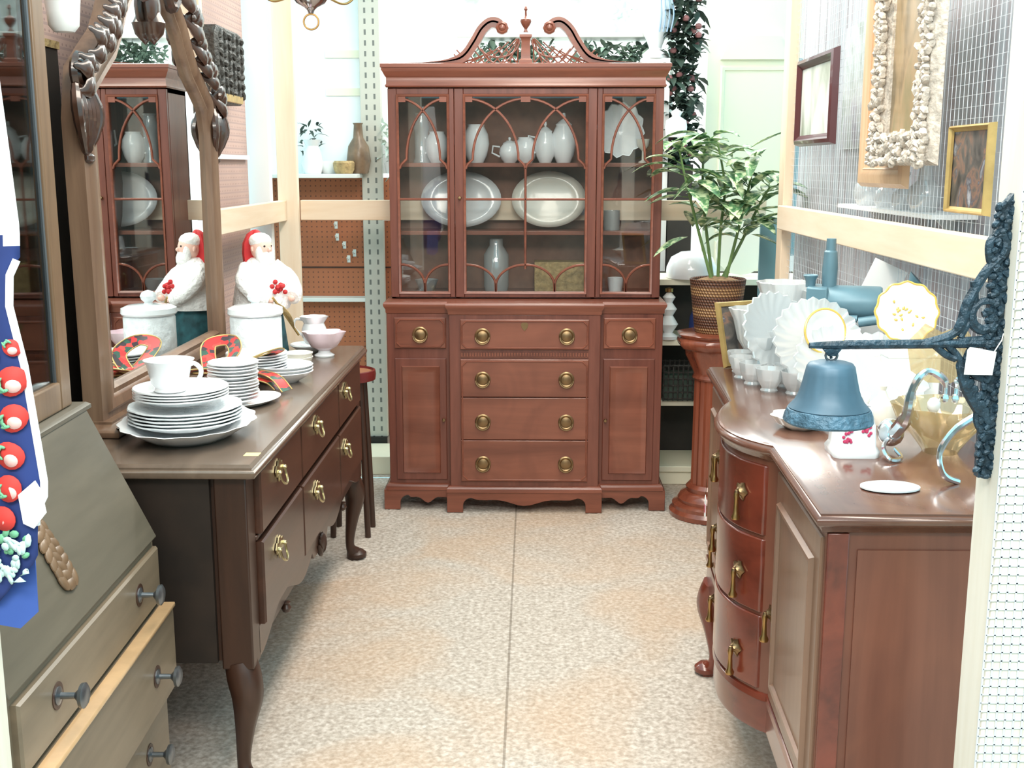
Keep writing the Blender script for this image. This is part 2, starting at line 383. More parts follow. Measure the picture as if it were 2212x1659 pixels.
# ------------------------------------------------------------------ camera and light
cd=bpy.data.cameras.new('camera'); cam=bpy.data.objects.new('camera',cd); COL.objects.link(cam)
cam.location=(0,0,1.48); cam.rotation_euler=(math.radians(90-10.86),0,math.radians(1.03)); cd.sensor_width=36; cd.lens=2450/2212*36
cd.clip_start=.05; sc.camera=cam
vs=sc.view_settings; sc.display_settings.display_device='sRGB'; vs.view_transform='Standard'; vs.look='None'; vs.exposure=EXPO; vs.gamma=1; vs.use_curve_mapping=False
w=bpy.data.worlds.new('ambient_fill'); sc.world=w; w.use_nodes=True; bg=w.node_tree.nodes['Background']; bg.inputs[0].default_value=WCOL; bg.inputs[1].default_value=WSTR  # even ambient fill, tinted to put teal into the shadows
def area(name,loc,sx,sy,e,col=(1,.95,.88),rot=(0,0,0)):
    d=bpy.data.lights.new(name,'AREA'); d.shape='RECTANGLE'; d.size=sx; d.size_y=sy; d.energy=e; d.color=col
    o=bpy.data.objects.new(name,d); COL.objects.link(o); o.location=loc; o.rotation_euler=rot; return o
for L in LIGHTS: area(*L)
try: sc.cycles.use_denoising=True; sc.cycles.max_bounces=8; sc.cycles.transparent_max_bounces=16; sc.cycles.sample_clamp_indirect=6
except Exception: pass
# ------------------------------------------------------------------ setting
def floor():
    x0,x1,y0,y1,s=-1.35,1.35,1.9,5.3,.0085
    nx=int((x1-x0)/s); ny=int((y1-y0)/s); vs_=[]; fs=[]
    for j in range(ny+1):
        for i in range(nx+1):
            e=0 if i in(0,nx) or j in(0,ny) else U(-.004,0)
            vs_.append((x0+i*s+U(-.002,.002)*(e!=0),y0+j*s+U(-.002,.002)*(e!=0),e))
    for j in range(ny):
        for i in range(nx): a=j*(nx+1)+i; fs.append((a,a+1,a+nx+2,a+nx+1))
    for (a,b,c,d) in ((-4.5,4.5,-2,y0),(-4.5,x0,y0,y1),(x1,4.5,y0,y1),(-4.5,4.5,y1,9)):
        k=len(vs_); vs_+=[(a,c,0),(b,c,0),(b,d,0),(a,d,0)]; fs.append((k,k+1,k+2,k+3))
    me=bpy.data.meshes.new('floor'); me.from_pydata(vs_,[],fs); me.materials.append(M['carpet']); me.polygons.foreach_set('use_smooth',[True]*len(fs))
    o=bpy.data.objects.new('floor',me); COL.objects.link(o); struct(o)
floor()
def st(name,mb,m,bev=0): return struct(mb.build(name,m,None,None,bev,sm=False))
st('wall_back',MB().box(-4.5,4.5,8.0,8.1,0,4.2),'wallw')
st('wall_front_added',MB().box(-4.5,4.5,-3.6,-3.5,0,2.25),'farw')  # unseen, added behind the camera to darken reflections in the cabinet glass
st('wall_left',MB().box(-1.235,-1.222,.9,4.93,0,2.6),'pegl')
st('wall_right',MB().box(1.12,1.135,2.2,4.9,0,2.6),'panel')
# 2x4 studs and rails of the booth frame
st('trim_1',MB().box(-1.131,-1.042,5.08,5.118,0,2.6),'pine',.003)        # corner stud, left
st('trim_2',MB().box(-1.22,-1.13,3.985,4.023,0,2.6),'pine',.003)         # left wall stud
st('trim_3',MB().box(-1.128,-1.092,3.2,5.078,1.243,1.332),'piney',.003)    # left rail
st('trim_4',MB().box(-1.04,1.04,5.119,5.157,1.243,1.332),'pinex',.003)  # back rail
st('trim_5',MB().box(.955,.993,4.40,4.489,0,2.6),'pine',.003)            # right stud
st('trim_6',MB().box(.935,.973,1.9,4.398,1.245,1.334),'piney',.003)      # right rail
st('trim_7',MB().box(-1.216,-1.205,4.02,4.9,1.508,1.526),'white')
st('trim_8',MB().box(-1.29,-1.14,4.98,5.03,0,2.6),'white',.003)          # white corner board
def post(name,x0,x1):
    o=st(name,MB().box(x0,x1,1.50,1.589,0,2.6),'whitew',.004); return o
post('trim_9',.638,.727); post('trim_10',-.885,-.796)
for nm,x0,x1 in (('trim_11',.634,.731),):
    mb=MB(); y=1.4995
    k=0
    for i in range(9): xx=x0+(x1-x0)*i/8; mb.box(xx-.0012,xx+.0012,y-.0016,y,.0,1.85)
    z=.0127
    while z<1.85: mb.box(x0,x1,y-.0016,y,z-.0009,z+.0009); z+=.0127
    o=mb.build('wire_mesh_wrap','wire',sm=False); tag(o,'white wire mesh wrapped around the near white post at right','wire mesh')
mb=MB()
for i in range(int(1.95/.0254)): y=2.44+i*.0254; mb.box(.977,.9782,y-.00035,y+.00035,.95,2.5)
for i in range(int(1.55/.0254)): z=.95+i*.0254; mb.box(.9782,.9794,2.44,4.395,z-.00035,z+.00035)
tag(mb.build('wire_mesh_screen','wire',sm=False),'wire mesh screen stretched behind the framed pictures on the right wall','wire mesh')
# ------------------------------------------------------------------ breakfront china cabinet
def china():
    X0=-.032
    t=thing('china_cabinet','tall mahogany breakfront china cabinet with glazed doors and swan-neck pediment','china cabinet',(X0,4.752,0))
    # outline of base seen from above (y grows to the back)
    def out(e=0,wy=.042,hw=.588,cw=.320,dp=.43): return [(-hw-e,wy-e),(-cw-e,wy-e),(-cw-e,-e),(cw+e,-e),(cw+e,wy-e),(hw+e,wy-e),(hw+e,dp),(-hw-e,dp)]
    MB().prism(out(),.112,.866).build('carcass','cab',t,bev=.003)
    MB().slab(out(),[(.003,.866),(.005,.872),(.005,.882),(.011,.892),(.014,.900),(.014,.908),(.009,.915)]).build('counter_top','cabx',t)
    MB().slab(out(),[(.002,.118),(.012,.112),(.016,.104),(.016,.09),(.012,.088)]).build('base_moulding','cabx',t)
    def apron(x0,x1,lf,rf):
        p=[(x0,.09),(x0,0)]
        if lf: p+=[(x0+lf,0)]+arc(x0+lf+.035,.03,.035,.035,180,90,5)[0:]
        else: p=[(x0,.09),(x0,.055)]
        wd=(x1-(rf+.035 if rf else 0))-(x0+(lf+.035 if lf else 0)); a=p[-1][0]
        for i in range(1,16):
            q=i/16; p.append((a+wd*q,.058-.018*math.sin(PI*q)**2-.010*math.cos(q*4*PI)*math.sin(PI*q)))
        if rf: p+=arc(x1-rf-.035,.03,.035,.035,90,0,5)+[(x1-rf,0),(x1,0)]
        else: p+=[(x1,.055)]
        return p+[(x1,.09)]
    for a in (apron(-.336,.336,.07,.07),): MB().prism(a,-.014,.012,FY(0)).build('apron','cabx',t,bev=.002)
    MB().prism(apron(-.614,-.337,.07,0),-.014,.012,FY(.042)).build('apron','cabx',t,bev=.002)
    MB().prism(apron(.337,.614,0,.07),-.014,.012,FY(.042)).build('apron','cabx',t,bev=.002)
    for x in (-.614,.544): MB().box(x,x+.07,.36,.43,0,.09).build('foot','cab',t,bev=.003)
    for x in (-.614,.598): MB().prism([(.055,0),(.125,0),(.15,.05),(.30,.06),(.36,.09),(.055,.09)],0,.016,FX(x)).build('foot','cab',t)
    def pull(par,x,z,y):
        o=MB(); mp=FY(y)
        rt=Matrix.Rotation(PI/2,3,'X')
        o.lathe([(0,.0),(.033,.0),(.034,.003),(.029,.006),(.024,.004),(.022,.008),(.012,.011),(0,.012)],(x,y,z),24,mat=rt)
        o.tube([(x+.029*math.cos(a),y-.012-.004*abs(math.sin(a)),z-.004+.029*math.sin(a)) for a in [PI*(1.0+i/10.) for i in range(11)]],.0038,6)
        o.build('ring_pull','brassd',par)
    def bead(o,poly,y,w=.006,h=.004): o.ring(poly,[(0,0),(w,0),(w*.7,h),(w*.3,h)],FY(y))
    for s in (-1,1):
        x0,x1=(-.556,-.336) if s<0 else (.336,.556)
        d=MB().slab(rect(x0,x1,.716,.848),[(0,-.01),(0,.009),(-.003,.012)],FY(.042)).build('drawer','cabd',t)
        o=MB(); bead(o,clip(x0+.012,x1-.012,.728,.836,.014),.03); o.build('beading','cabx',d); pull(d,(x0+x1)/2,.776,.030)
        d=MB().slab(rect(x0,x1,.135,.672),[(0,-.01),(0,.007),(-.003,.010)],FY(.042)).build('door','cab',t)
        p=rect(x0+.028,x1-.028,.165,.640)
        MB().slab(p,[(0,0),(-.004,.007),(-.012,.003),(-.03,.004)],FY(.032)).build('panel','cabd',d)
        MB().lathe([(0,0),(.004,0),(.004,.008),(.008,.013),(.006,.019),(0,.02)],((x1 if s<0 else x0)-s*-.012,.032,.405),12,mat=Matrix.Rotation(PI/2,3,'X')).build('knob','brassd',d)
    cx0,cx1=-.272,.272
    zs=[(.718,.846),(.513,.676),(.326,.510),(.140,.323)]
    for i,(z0,z1) in enumerate(zs):
        d=MB().slab(rect(cx0,cx1,z0,z1),[(0,-.01),(0,.009),(-.003,.012)],FY(0)).build('drawer','cabd',t)
        for x in (-.178,.178): pull(d,x,(.776,.590,.405,.220)[i],-.012)
        if i==0:
            o=MB(); bead(o,clip(cx0+.010,cx1-.010,z0+.010,z1-.010,.016),-.012); o.build('beading','cabx',d)
            MB().slab([(0,.798),(.012,.812),(.016,.826),(.010,.834),(-.010,.834),(-.016,.826),(-.012,.812)],[(0,-.001),(0,.002)],FY(-.012)).build('keyhole_plate','brassd',d)
    o=MB(); bead(o,clip(cx0+.010,cx1-.010,.150,.664,.018),-.012,.006,.003); o.build('beading','cabx',t)
    o=MB()
    for i in range(46): x=cx0+(i+.5)*(cx1-cx0)/46; o.box(x-.0038,x+.0038,-.007,0,.688,.704)
    o.box(cx0,cx1,-.004,0,.683,.687); o.build('dentil_band','cabx',t)
    # hutch
    hx=.582; yf=.150; yb=.42; zb=.916; zt=1.806; h0=.001
    o=MB()
    for x in (-hx,hx-.02): o.box(x,x+.02,yf+.022,yb,zb,zt)
    for x in (-.302,.284): o.box(x,x+.018,yf+.022,yb-.01,zb,zt)
    o.box(-hx,hx,yf+.022,yb,zb,zb+.02); o.box(-hx,hx,yf+.022,yb,zt-.02,zt); o.build('hutch_case','cab',t,loc=(h0,0,0),bev=.001)
    MB().box(-hx,hx,yb-.012,yb,zb,zt).build('hutch_back','cabin',t,loc=(h0,0,0))
    for z in (1.486,1.196):
        for a,b in ((-.562,-.303),(-.283,.283),(.303,.562)): MB().box(a+h0,b+h0,yf+.05,yb-.012,z-.009,z+.009).build('shelf','cabx',t,bev=.002)
    def door(x0,x1,gx0,gx1,center,knobx):
        z0,z1=zb+.006,zt-.004; g0,g1=.947,1.768
        d=MB().ring(rect(gx0,gx1,g0,g1),[(0,-.02),(0,0),(.004,.004),(.010,.006),(.010,0)],FY(yf)).build('glazed_door','cabx',t,loc=(h0,0,0))
        o=MB(); 
        for a,b,c,e in ((x0,gx0-.009,z0,z1),(gx1+.009,x1,z0,z1),(gx0-.0085,gx1+.0085,z0,g0-.009),(gx0-.0085,gx1+.0085,g1+.009,z1)): o.box(a,b,yf,yf+.021,c,e)
        o.build('door_frame','cab',d,bev=.0025)
        MB().box(gx0-.004,gx1+.004,yf+.010,yf+.013,g0-.004,g1+.004).build('glass_pane','glass',d)
        o=MB(); y=yf+.004; P=lambda x,z:(x,y,z); o2=o if center else MB()
        def tb(pts,k=None): (k or o).tube([P(*q) for q in pts],.0052,6)
        zs_,zm,zlo,zh=1.500,1.342,1.085,.962     # springing, cross bar, arch foot, bottom
        n=2 if center else 1; wd=(gx1-gx0)/n
        for k in range(n):
            a=gx0+k*wd; b=a+wd
            for sg,(p,q) in ((1,(a,b)),(-1,(b,a))):
                # interlaced arch: ogee foot at p, crown level at q
                foot=[(p,zs_-.03),(p+sg*.008,zs_-.012),(p+sg*.03,zs_+.01)]
                cv=[(p+sg*(.03+ (wd-.03)*(1-math.cos(u))),zs_+.01+(g1-.008-zs_-.01)*math.sin(u)) for u in [PI/2*i/14 for i in range(15)]]
                tb(foot[:2]+cv)
            m=(a+b)/2
            for sg,p in ((1,a),(-1,b)):
                tb([(p+sg*(wd/2)*(math.sin(u)),zh-.012+(zlo-zh-.03)*math.cos(u)+.02) for u in [PI/2*.92*i/10 for i in range(11)]]+[(m,zh-.022)],o2)
        if center: tb([((gx0+gx1)/2,zs_-.028),((gx0+gx1)/2,zlo-.04)])
        for px in ([gx0,(gx0+gx1)/2,gx1] if center else [gx0,gx1]):
            s0=1 if px==gx0 else -1
            if center and px not in (gx0,gx1): o.box(px-.02,px+.02,yf-.002,yf+.008,g1-.022,g1)
            else: o.box(min(px,px+s0*.03),max(px,px+s0*.03),yf-.002,yf+.008,g1-.022,g1)
        o.build('muntin_tracery','cabx',d)
        if o2 is not o: o2.build('lower_muntin','cabx',d)
        MB().tube([P(gx0,zm),P(gx1,zm)],.0052,6).build('cross_muntin','cabx',d)
        if knobx is not None: MB().lathe([(0,0),(.004,0),(.004,.008),(.008,.013),(.006,.019),(0,.02)],(knobx,yf,1.348),12,mat=Matrix.Rotation(PI/2,3,'X')).build('knob','brassd',d)
    door(-.581,-.303,-.536,-.333,0,None); door(-.301,.301,-.254,.254,1,-.28); door(.303,.581,.333,.536,0,None)
    # cornice
    hp=[(-hx,yf-.004),(hx,yf-.004),(hx,yb),(-hx,yb)]
    MB().slab(hp,[(.004,1.806),(.008,1.812),(.003,1.820),(.003,1.846),(.008,1.852),(.016,1.868),(.021,1.876),(.021,1.884),(.025,1.886),(.025,1.900),(.020,1.903)]).build('cornice','cabx',t,loc=(h0,0,0))
    # swan-neck pediment
    for s in (-1,1):
        up=spl([(.545,1.904),(.43,1.907),(.335,1.918),(.272,1.945),(.232,1.995),(.198,2.050),(.158,2.083),(.118,2.085),(.090,2.066),(.082,2.046)],6)
        th=[.004+.036*min(1,i/18.) for i in range(len(up))]
        lo=[]
        for i,(x,z) in enumerate(up):
            a=up[max(0,i-1)]; b=up[min(len(up)-1,i+1)]; dx,dz=b[0]-a[0],b[1]-a[1]; l=math.hypot(dx,dz)
            lo.append((x-dz/l*th[i],max(1.903,z+dx/l*th[i])))
        o=MB()
        for c0,c1,sh in ((-.045,.0,0),(0,.012,.0)):
            for i in range(len(up)-1):
                q=[up[i],up[i+1],lo[i+1],lo[i]]
                if c1>0.005: q=[up[i],up[i+1],tuple((a*2+b)/3 for a,b in zip(up[i+1],lo[i+1])),tuple((a*2+b)/3 for a,b in zip(up[i],lo[i]))]
                vs8=[o.v((s*x,yf-c,z)) for c in (c0,c1) for x,z in q]
                for f in ((0,1,5,4),(3,2,6,7),(0,1,2,3),(4,5,6,7)): o.f([vs8[k] for k in f])
        bmesh.ops.remove_doubles(o.bm,verts=o.bm.verts[:],dist=.0004)
        o.lathe([(0,-.018),(.026,-.018),(.026,.016),(.018,.020),(.014,.016),(.006,.022),(0,.022)],(s*.098,yf,2.044),18,mat=Matrix.Rotation(PI/2,3,'X'),fn=lambda a,r,z:1+.05*math.cos(8*a))
        o.build('swan_neck','cabx',t,loc=(h0,0,0))
        fr=MB(); y=yf+.012
        for i in range(9):
            x=.035+i*.034
            z2=min(2.03,1.905+max(0,(.335-x))*.52); 
            fr.tube([(s*x,y,1.903),(s*max(.03,x-.10),y,min(z2,1.903+.10))],.0032,5)
            fr.tube([(s*x,y,1.903),(s*min(.30,x+.05),y,min(1.903+.06,1.91+max(0,(.335-x))*.5))],.0032,5)
        fr.tube([(s*x,y,z) for x,z in arc(.115,1.998,.09,.07,180,350,14)],.0042,6)
        fr.tube([(s*x,y,z) for x,z in spl([(.205,1.985),(.190,2.01),(.178,2.045)],5)],.0045,6)
        fr.tube([(s*x,y,z) for x,z in arc(.115,1.998,.075,.095,200,330,12)],.0036,6)
        fr.build('fretwork','cabx',t,loc=(h0,0,0))
    MB().slab(rect(-.020,.020,yf-.006,yf+.034),[(.008,1.903),(.008,1.915),(0,1.922),(-.002,1.99),(.0,2.002),(.006,2.008),(.006,2.018),(-.004,2.02)]).build('finial_pedestal','cabx',t,loc=(h0,0,0))
    MB().lathe([(0,2.02),(.014,2.02),(.008,2.028),(.006,2.034),(.018,2.05),(.024,2.064),(.022,2.072),(.012,2.078),(.005,2.084),(.004,2.105),(.008,2.112),(.005,2.122),(0,2.128)],(0,yf+.014,.008),16).build('finial','cabx',t,loc=(h0,0,0))
    return t,X0+h0,4.752
t,CX0,CY0=china()
# contents of the cabinet
def platter(loc,rx,rz,mat,label,tilt=12):
    o=MB().lathe([(0,.004),(.62,.004),(.72,.010),(.98,.022),(1,.024),(.99,.028),(.72,.016),(.6,.011),(0,.011)],n=36).build('oval_platter',mat,None)
    o.scale=(rx,rz,1.0); o.location=loc; o.rotation_euler=(math.radians(90-tilt),0,0); return tag(o,label,'platter',)
SH1=1.495; SH2=1.205; CB=.936
platter((CX0-.285,CY0+.345,SH2+.128),.178,.125,'china','bluish white oval platter standing on the middle shelf, left behind the glass')
platter((CX0+.103,CY0+.345,SH2+.128),.165,.125,'cream','cream oval platter with embossed centre standing on the middle shelf, right behind the glass')
def pot(name,loc,s,label,cat,mat='china',spout=True,lid=True,h=1.0):
    t=thing(name,label,cat,loc)
    MB().lathe([(0,0),(.03*s,0),(.032*s,.004*s),(.045*s,.02*s*h),(.055*s,.05*s*h),(.05*s,.075*s*h),(.034*s,.095*s*h),(.036*s,.10*s*h),(.030*s,.10*s*h),(0,.06*s*h)],n=20).build('body',mat,t)
    MB().tube([(-.05*s,0,.08*s*h),(-.085*s,0,.085*s*h),(-.09*s,0,.05*s*h),(-.05*s,0,.03*s*h)],.005*s,6).build('handle',mat,t)
    if spout: MB().tube(spl([(.05*s,0,.035*s*h),(.078*s,0,.06*s*h),(.09*s,0,.095*s*h)],4),[.013*s,.006*s],8).build('spout',mat,t)
    if lid: MB().lathe([(0,.13*s*h),(.006*s,.128*s*h),(.008*s,.12*s*h),(.004*s,.114*s*h),(.02*s,.108*s*h),(.034*s,.1*s*h),(0,.1*s*h)],n=16).build('lid',mat,t)
    return t
pot('teapot',(CX0-.07,CY0+.29,SH1),.85,'small round white teapot on the top cabinet shelf, left of the centre bar','teapot')
pot('pitcher',(CX0+.0,CY0+.31,SH1),.95,'slim white pitcher beside the small teapot on the top cabinet shelf','pitcher',spout=False,lid=False,h=1.15)
pot('coffee_pot',(CX0+.085,CY0+.28,SH1),.85,'tall white coffee pot on the top cabinet shelf, right of the centre bar','pot',h=1.6)
pot('ewer',(CX0+.165,CY0+.29,SH1),1.0,'tallest white ewer at the right end of the middle bay, top cabinet shelf','pitcher',spout=False,h=1.65)
pot('jug',(CX0-.215,CY0+.28,SH1),1.05,'large white jug at the left end of the middle bay, top cabinet shelf','jug',spout=False,lid=False,h=1.55)
pot('milk_jug',(CX0-.385,CY0+.28,SH1),.95,'white milk jug at the right of the left bay, top cabinet shelf','jug',spout=False,lid=False,h=1.4)
one(MB().lathe([(0,0),(.036,0),(.036,.01),(.03,.02),(.03,.13),(.034,.15),(.024,.2),(.03,.21),(.026,.212),(0,.19)],n=18),'glass_decanter','crystal','pale glass decanter at the left of the left bay, top cabinet shelf','decanter',(CX0-.455,CY0+.3,SH1))
def shellbowl(): return MB().lathe([(0,0),(.03,.004),(.09,.04),(.125,.10),(.12,.10),(.085,.045),(.02,.012),(0,.01)],n=48,fn=lambda a,r,z:1+.06*math.cos(12*a)*min(1,r/.06))
o=one(shellbowl(),'fluted_bowl','china','large white fluted bowl tipped towards the glass in the right bay, top cabinet shelf','bowl',(CX0+.405,CY0+.335,SH1+.118)); o.rotation_euler=(math.radians(74),math.radians(8),0); o.scale=(.8,.95,.8)
one(MB().lathe([(0,0),(.02,0),(.02,.004),(.005,.012),(.005,.05),(.025,.07),(.03,.1),(.028,.1),(0,.07)],n=16),'goblet','cream','small cream goblet at the far right of the right bay, top cabinet shelf','goblet',(CX0+.505,CY0+.24,SH1))
one(MB().lathe([(0,0),(.035,0),(.036,.02),(.036,.085),(.034,.085),(0,.01)],n=18),'tumbler','crystal','glass tumbler in the right bay, middle cabinet shelf','tumbler',(CX0+.38,CY0+.3,SH2))
one(MB().lathe([(0,0),(.03,0),(.04,.02),(.052,.05),(.05,.05),(0,.01)],n=20),'sauce_bowl','crystal','small glass bowl in the left bay, bottom of the cabinet','bowl',(CX0-.44,CY0+.29,CB))
one(MB().lathe([(0,0),(.03,0),(.034,.03),(.036,.06),(.034,.06),(0,.01)],n=20),'cup','china','small white cup in the right bay, bottom of the cabinet','cup',(CX0+.40,CY0+.29,CB))
one(MB().lathe([(0,0),(.05,0),(.055,.02),(.055,.16),(.03,.2),(.03,.23),(.028,.23),(0,.19)],n=20),'dim_vase','crystal','dim glass vase in the middle bay, bottom of the cabinet, left of the centre bar','vase',(CX0-.13,CY0+.3,CB))
o=MB().box(-.11,.11,-.06,.06,0,.13); one(o,'cardboard_box','tan','low tan box in the middle bay, bottom of the cabinet, right of the centre bar','box',(CX0+.15,CY0+.32,CB),bev=.003)
# ------------------------------------------------------------------ sideboard, left
def cabriole(base,top,out,h,w0=.036,name='leg',mat='side',par=None,foot=1):
    # base/top are (x,y); out = unit direction of the knee
    o=MB(); ox,oy=out; x,y=top
    pts=[(x,y,h),(x+ox*.012,y+oy*.012,h*.88),(x+ox*.020,y+oy*.020,h*.74),(x+ox*.006,y+oy*.006,h*.50),(x-ox*.006,y-oy*.006,h*.26),(x-ox*.004,y-oy*.004,h*.14),(x+ox*.012,y+oy*.012,h*.06),(x+ox*.020,y+oy*.020,0.004)]
    rr=[w0*1.05,w0*1.12,w0,w0*.66,w0*.46,w0*.48,w0*.75,w0*.85]
    P=spl(pts,5); q=spl([(r,0,0) for r in rr],5); o.tube(P,[a[0] for a in q],10)
    o.lathe([(0,0),(w0*.8,0),(w0*1.02,.008),(w0*1.0,.02),(w0*.6,.032),(0,.034)],(x+ox*.022,y+oy*.022,0),14)
    return o.build(name,mat,par)
def sideboard():
    t=thing('sideboard','dark walnut sideboard on cabriole legs with six brass pulls, stacked with china','sideboard',(-.62,2.448,0))
    L=1.76; D=.485                                   # local x 0 (front edge) .. -D, y 0..L
    MB().slab(rect(-D,0,0,L),[(-.012,.786),(-.004,.790),(-.001,.797),(-.001,.803),(-.005,.807),(-.010,.809),(-.010,.813),(-.016,.820)]).build('top','sidet',t)
    MB().box(-D+.01,-.040,.045,L-.045,.335,.787).build('carcass','side',t)
    MB().box(-D+.03,-.115,.030,.046,.335,.785).build('end_panel','sided',t)
    for y in (.03,L-.10):
        for x in (-.105,-D+.0): MB().box(x,x+.075,y,y+.07,.318,.786).build('stile','side',t,bev=.004)
    for x,dx in ((-.070,.75),(-D+.04,-.6)):
        for y,dy in ((.065,-.66),(L-.065,.66)): cabriole(None,(x,y),(dx,dy),.325,.038,par=t)
    # front, three columns by two rows; stiles of the drawers at y
    cols=[(.105,.570),(.582,1.178),(1.190,1.655)]
    MB().box(-.042,-.027,.10,L-.10,.612,.624).build('rail','sidef',t,bev=.003)
    def pull(par,y,z):
        o=MB(); mp=FX(-.012)
        bp=[(-.042,.006),(-.030,.020),(-.018,.016),(-.008,.030),(0,.024),(.008,.030),(.018,.016),(.030,.020),(.042,.006),(.030,-.010),(.018,-.008),(.008,-.026),(0,-.020),(-.008,-.026),(-.018,-.008),(-.030,-.010)]
        o.slab([(y+a,z+b) for a,b in bp],[(0,0),(0,.003),(-.002,.004)],mp)
        for a in (-.028,.028): o.ell((-.005,y+a,z+.004),(.008,.006,.006),8)
        o.tube([(-.003+.010*math.sin(PI*i/12),y-.028*math.cos(PI*i/12),z+.002-.034*math.sin(PI*i/12)**.7) for i in range(13)],.0032,6)
        return o.build('bail_pull','brassb',par)
    for r,(z0,z1) in enumerate(((.628,.780),(.402,.608))):
        for c,(a,b) in enumerate(cols):
            d=MB().slab(rect(a,b,z0,z1),[(0,-.02),(0,.008),(-.004,.013)],FX(-.027)).build('drawer','sidef',t)
            pull(d,(.285,.79,1.31)[c]-(.0 if r==0 else .03),(.733,.543)[r])
    # scalloped apron
    p=[(.09,.402),(.09,.335)]
    for i in range(0,61):
        y=.10+(L-.2)*i/60; u=(y-.10)/(L-.2); z=.352+.030*math.cos(u*2*PI*3)*-1
        if abs(u-.5)<.07: z=.320+.10*abs(u-.5)
        p.append((y,min(.396,z)))
    p+=[(L-.09,.335),(L-.09,.402)]
    MB().prism(p,-.016,0,FX(-.030)).build('apron','sidef',t,bev=.002)
    for y in (.42,1.34):
        MB().lathe([(0,0),(.010,.006),(.014,.016),(.009,.026),(.012,.032),(0,.034)],(-.038,y,.300),12).build('drop','side',t)
    o=MB()
    for k in range(-3,4): o.ell((-.026,.88+k*.011,.345-.004*k*k*.5),(.010,.007,.030),8,mat=rotm('X',k*-12))
    o.build('carved_shell','side',t)
    MB().box(-.05,-.015,.095,.125,.8195,.8203).build('price_sticker','sticker',t)
    return t
sideboard()
# ------------------------------------------------------------------ carved mirror
def mirror():
    XM=-1.08
    t=thing('carved_mirror','large arched mirror with carved wooden frame standing on the sideboard','mirror',(XM,3.30,.822))
    z=lambda a:a-.822
    half=[(.46,.935),(.485,1.05),(.49,1.40),(.492,1.58),(.470,1.655),(.40,1.70),(.325,1.745),(.27,1.805),(.225,1.865),(.16,1.92),(.08,1.955),(0,1.965)]
    half[0]=(.485,.935)
    inn=[(a,z(b)) for a,b in half]; inn=[(-a,b) for a,b in inn[::-1]][0:-1] if False else inn
    inner=[(a,b) for a,b in inn]+[(-a,b) for a,b in inn[::-1][1:]]
    MB().ring(inner,[(0,-.03),(0,.010),(.008,.020),(.022,.016),(.030,.026),(.052,.030),(.062,.020),(.085,.016),(.090,-.03)],FX(0)).build('frame','mirw',t,ang=50)
    MB().prism(offs(inner,.004),-.006,0.0,FX(0)).build('mirror_glass','mirror',t,sm=False)
    # moulded base with a beaded edge
    MB().slab([(-.03,-.60),(.062,-.60),(.062,.60),(-.03,.60)],[(0,0),(.004,.006),(.004,.014),(-.008,.024),(-.022,.030),(-.022,.036)]).build('base_moulding','mirw',t)
    o=MB()
    for i in range(92): o.ell((.058,-.59+i*.013,.020),(.005,.006,.005),6)
    o.build('beading','carv',t)
    # carved leaves along the arch
    o=MB(); path=offs(inner,.075); n=len(path)
    m3=Matrix.Identity(3)
    k=0
    for i,(y,zz) in enumerate(path):
        if zz<z(1.60) or i>=n: continue
        a=path[i-1]; b=path[(i+1)%n]; ang=math.atan2(b[1]-a[1],b[0]-a[0])
        s=1 if y>0 else -1
        nx=Vector((0,math.sin(ang),-math.cos(ang)))
        if nx.z<0: nx=-nx
        tg_=Vector((0,math.cos(ang),math.sin(ang)))
        if tg_.z>0: tg_=-tg_
        c0=Vector((.016,y,zz)); e=1.2 if abs(y)<.3 else 1.0
        for w,(al,ou,ln) in enumerate(((.9,.25,.10),(.55,.75,.085),(.15,.9,.06))):
            d=(tg_*al+nx*ou).normalized()*ln*e
            p=spl([c0-d*.25,c0+d*.3+Vector((.022,0,0)),c0+d*.75+Vector((.030,0,0)),c0+d+Vector((.012,0,0))+nx*.012],4)
            o.tube(p,[.006,.014*e,.019*e,.020*e,.018*e,.013*e,.007,.003],8,sx=.55,sy=1.25,up=(1,0,0))
        o.ell(c0+Vector((.028,0,0))+nx*.01,(.010,.012,.012),8)
    o.build('carved_leaves','carv',t)
    # shells with volutes at the shoulders
    for s in (-1,1):
        o=MB(); cy=s*.575; cz=z(1.665)
        o.lathe([(0,0),(.045,0),(.052,.008),(.046,.020),(.034,.014),(.028,.022),(.014,.018),(0,.026)],(.012,cy,cz+.03),18,mat=Matrix.Rotation(PI/2,3,'Y'))
        for q in range(6):
            a=-100+q*8*s+(-12 if s>0 else 12); L=.19-.012*abs(q-2.5)
            dy,dz=math.cos(math.radians(a)),math.sin(math.radians(a)); off=(q-2.5)*.017
            p0=Vector((.022,cy+off*.9,cz+.0)); p1=Vector((.034,cy+off*1.5,cz-.07)); p2=Vector((.018,cy-s*.015+off*.25,cz-.155))
            o.tube(spl([p0,p1,p2],6),[.010,.013,.014,.013,.011,.008,.005],8)
        o.ell((.018,cy-s*.02,cz-.165),(.016,.022,.014),10); o.build('carved_shell','carv',t)
    # crest with pendant
    o=MB()
    for q in range(-3,4):
        o.ell((.03,q*.035,z(2.075)-.010*q*q*.6),(.02,.026,.075),10,mat=rotm('X',-q*16))
    o.lathe([(0,0),(.05,0),(.055,.012),(.038,.024),(0,.034)],(.016,0,z(2.02)),18,mat=Matrix.Rotation(PI/2,3,'Y'))
    for s in (-1,1):
        o.tube(spl([(.02,s*.02,z(2.0)),(.035,s*.11,z(2.01)),(.03,s*.16,z(1.965)),(.03,s*.12,z(1.935)),(.03,s*.09,z(1.96))],6),[.03,.026,.02,.014],8)
    o.ell((.012,0,z(1.92)),(.022,.05,.07),12); o.lathe([(0,-.0),(.028,.03),(.036,.06),(.02,.09)],(.012,0,z(1.815)),12)
    o.build('crest','carv',t)
    return t
mirror()
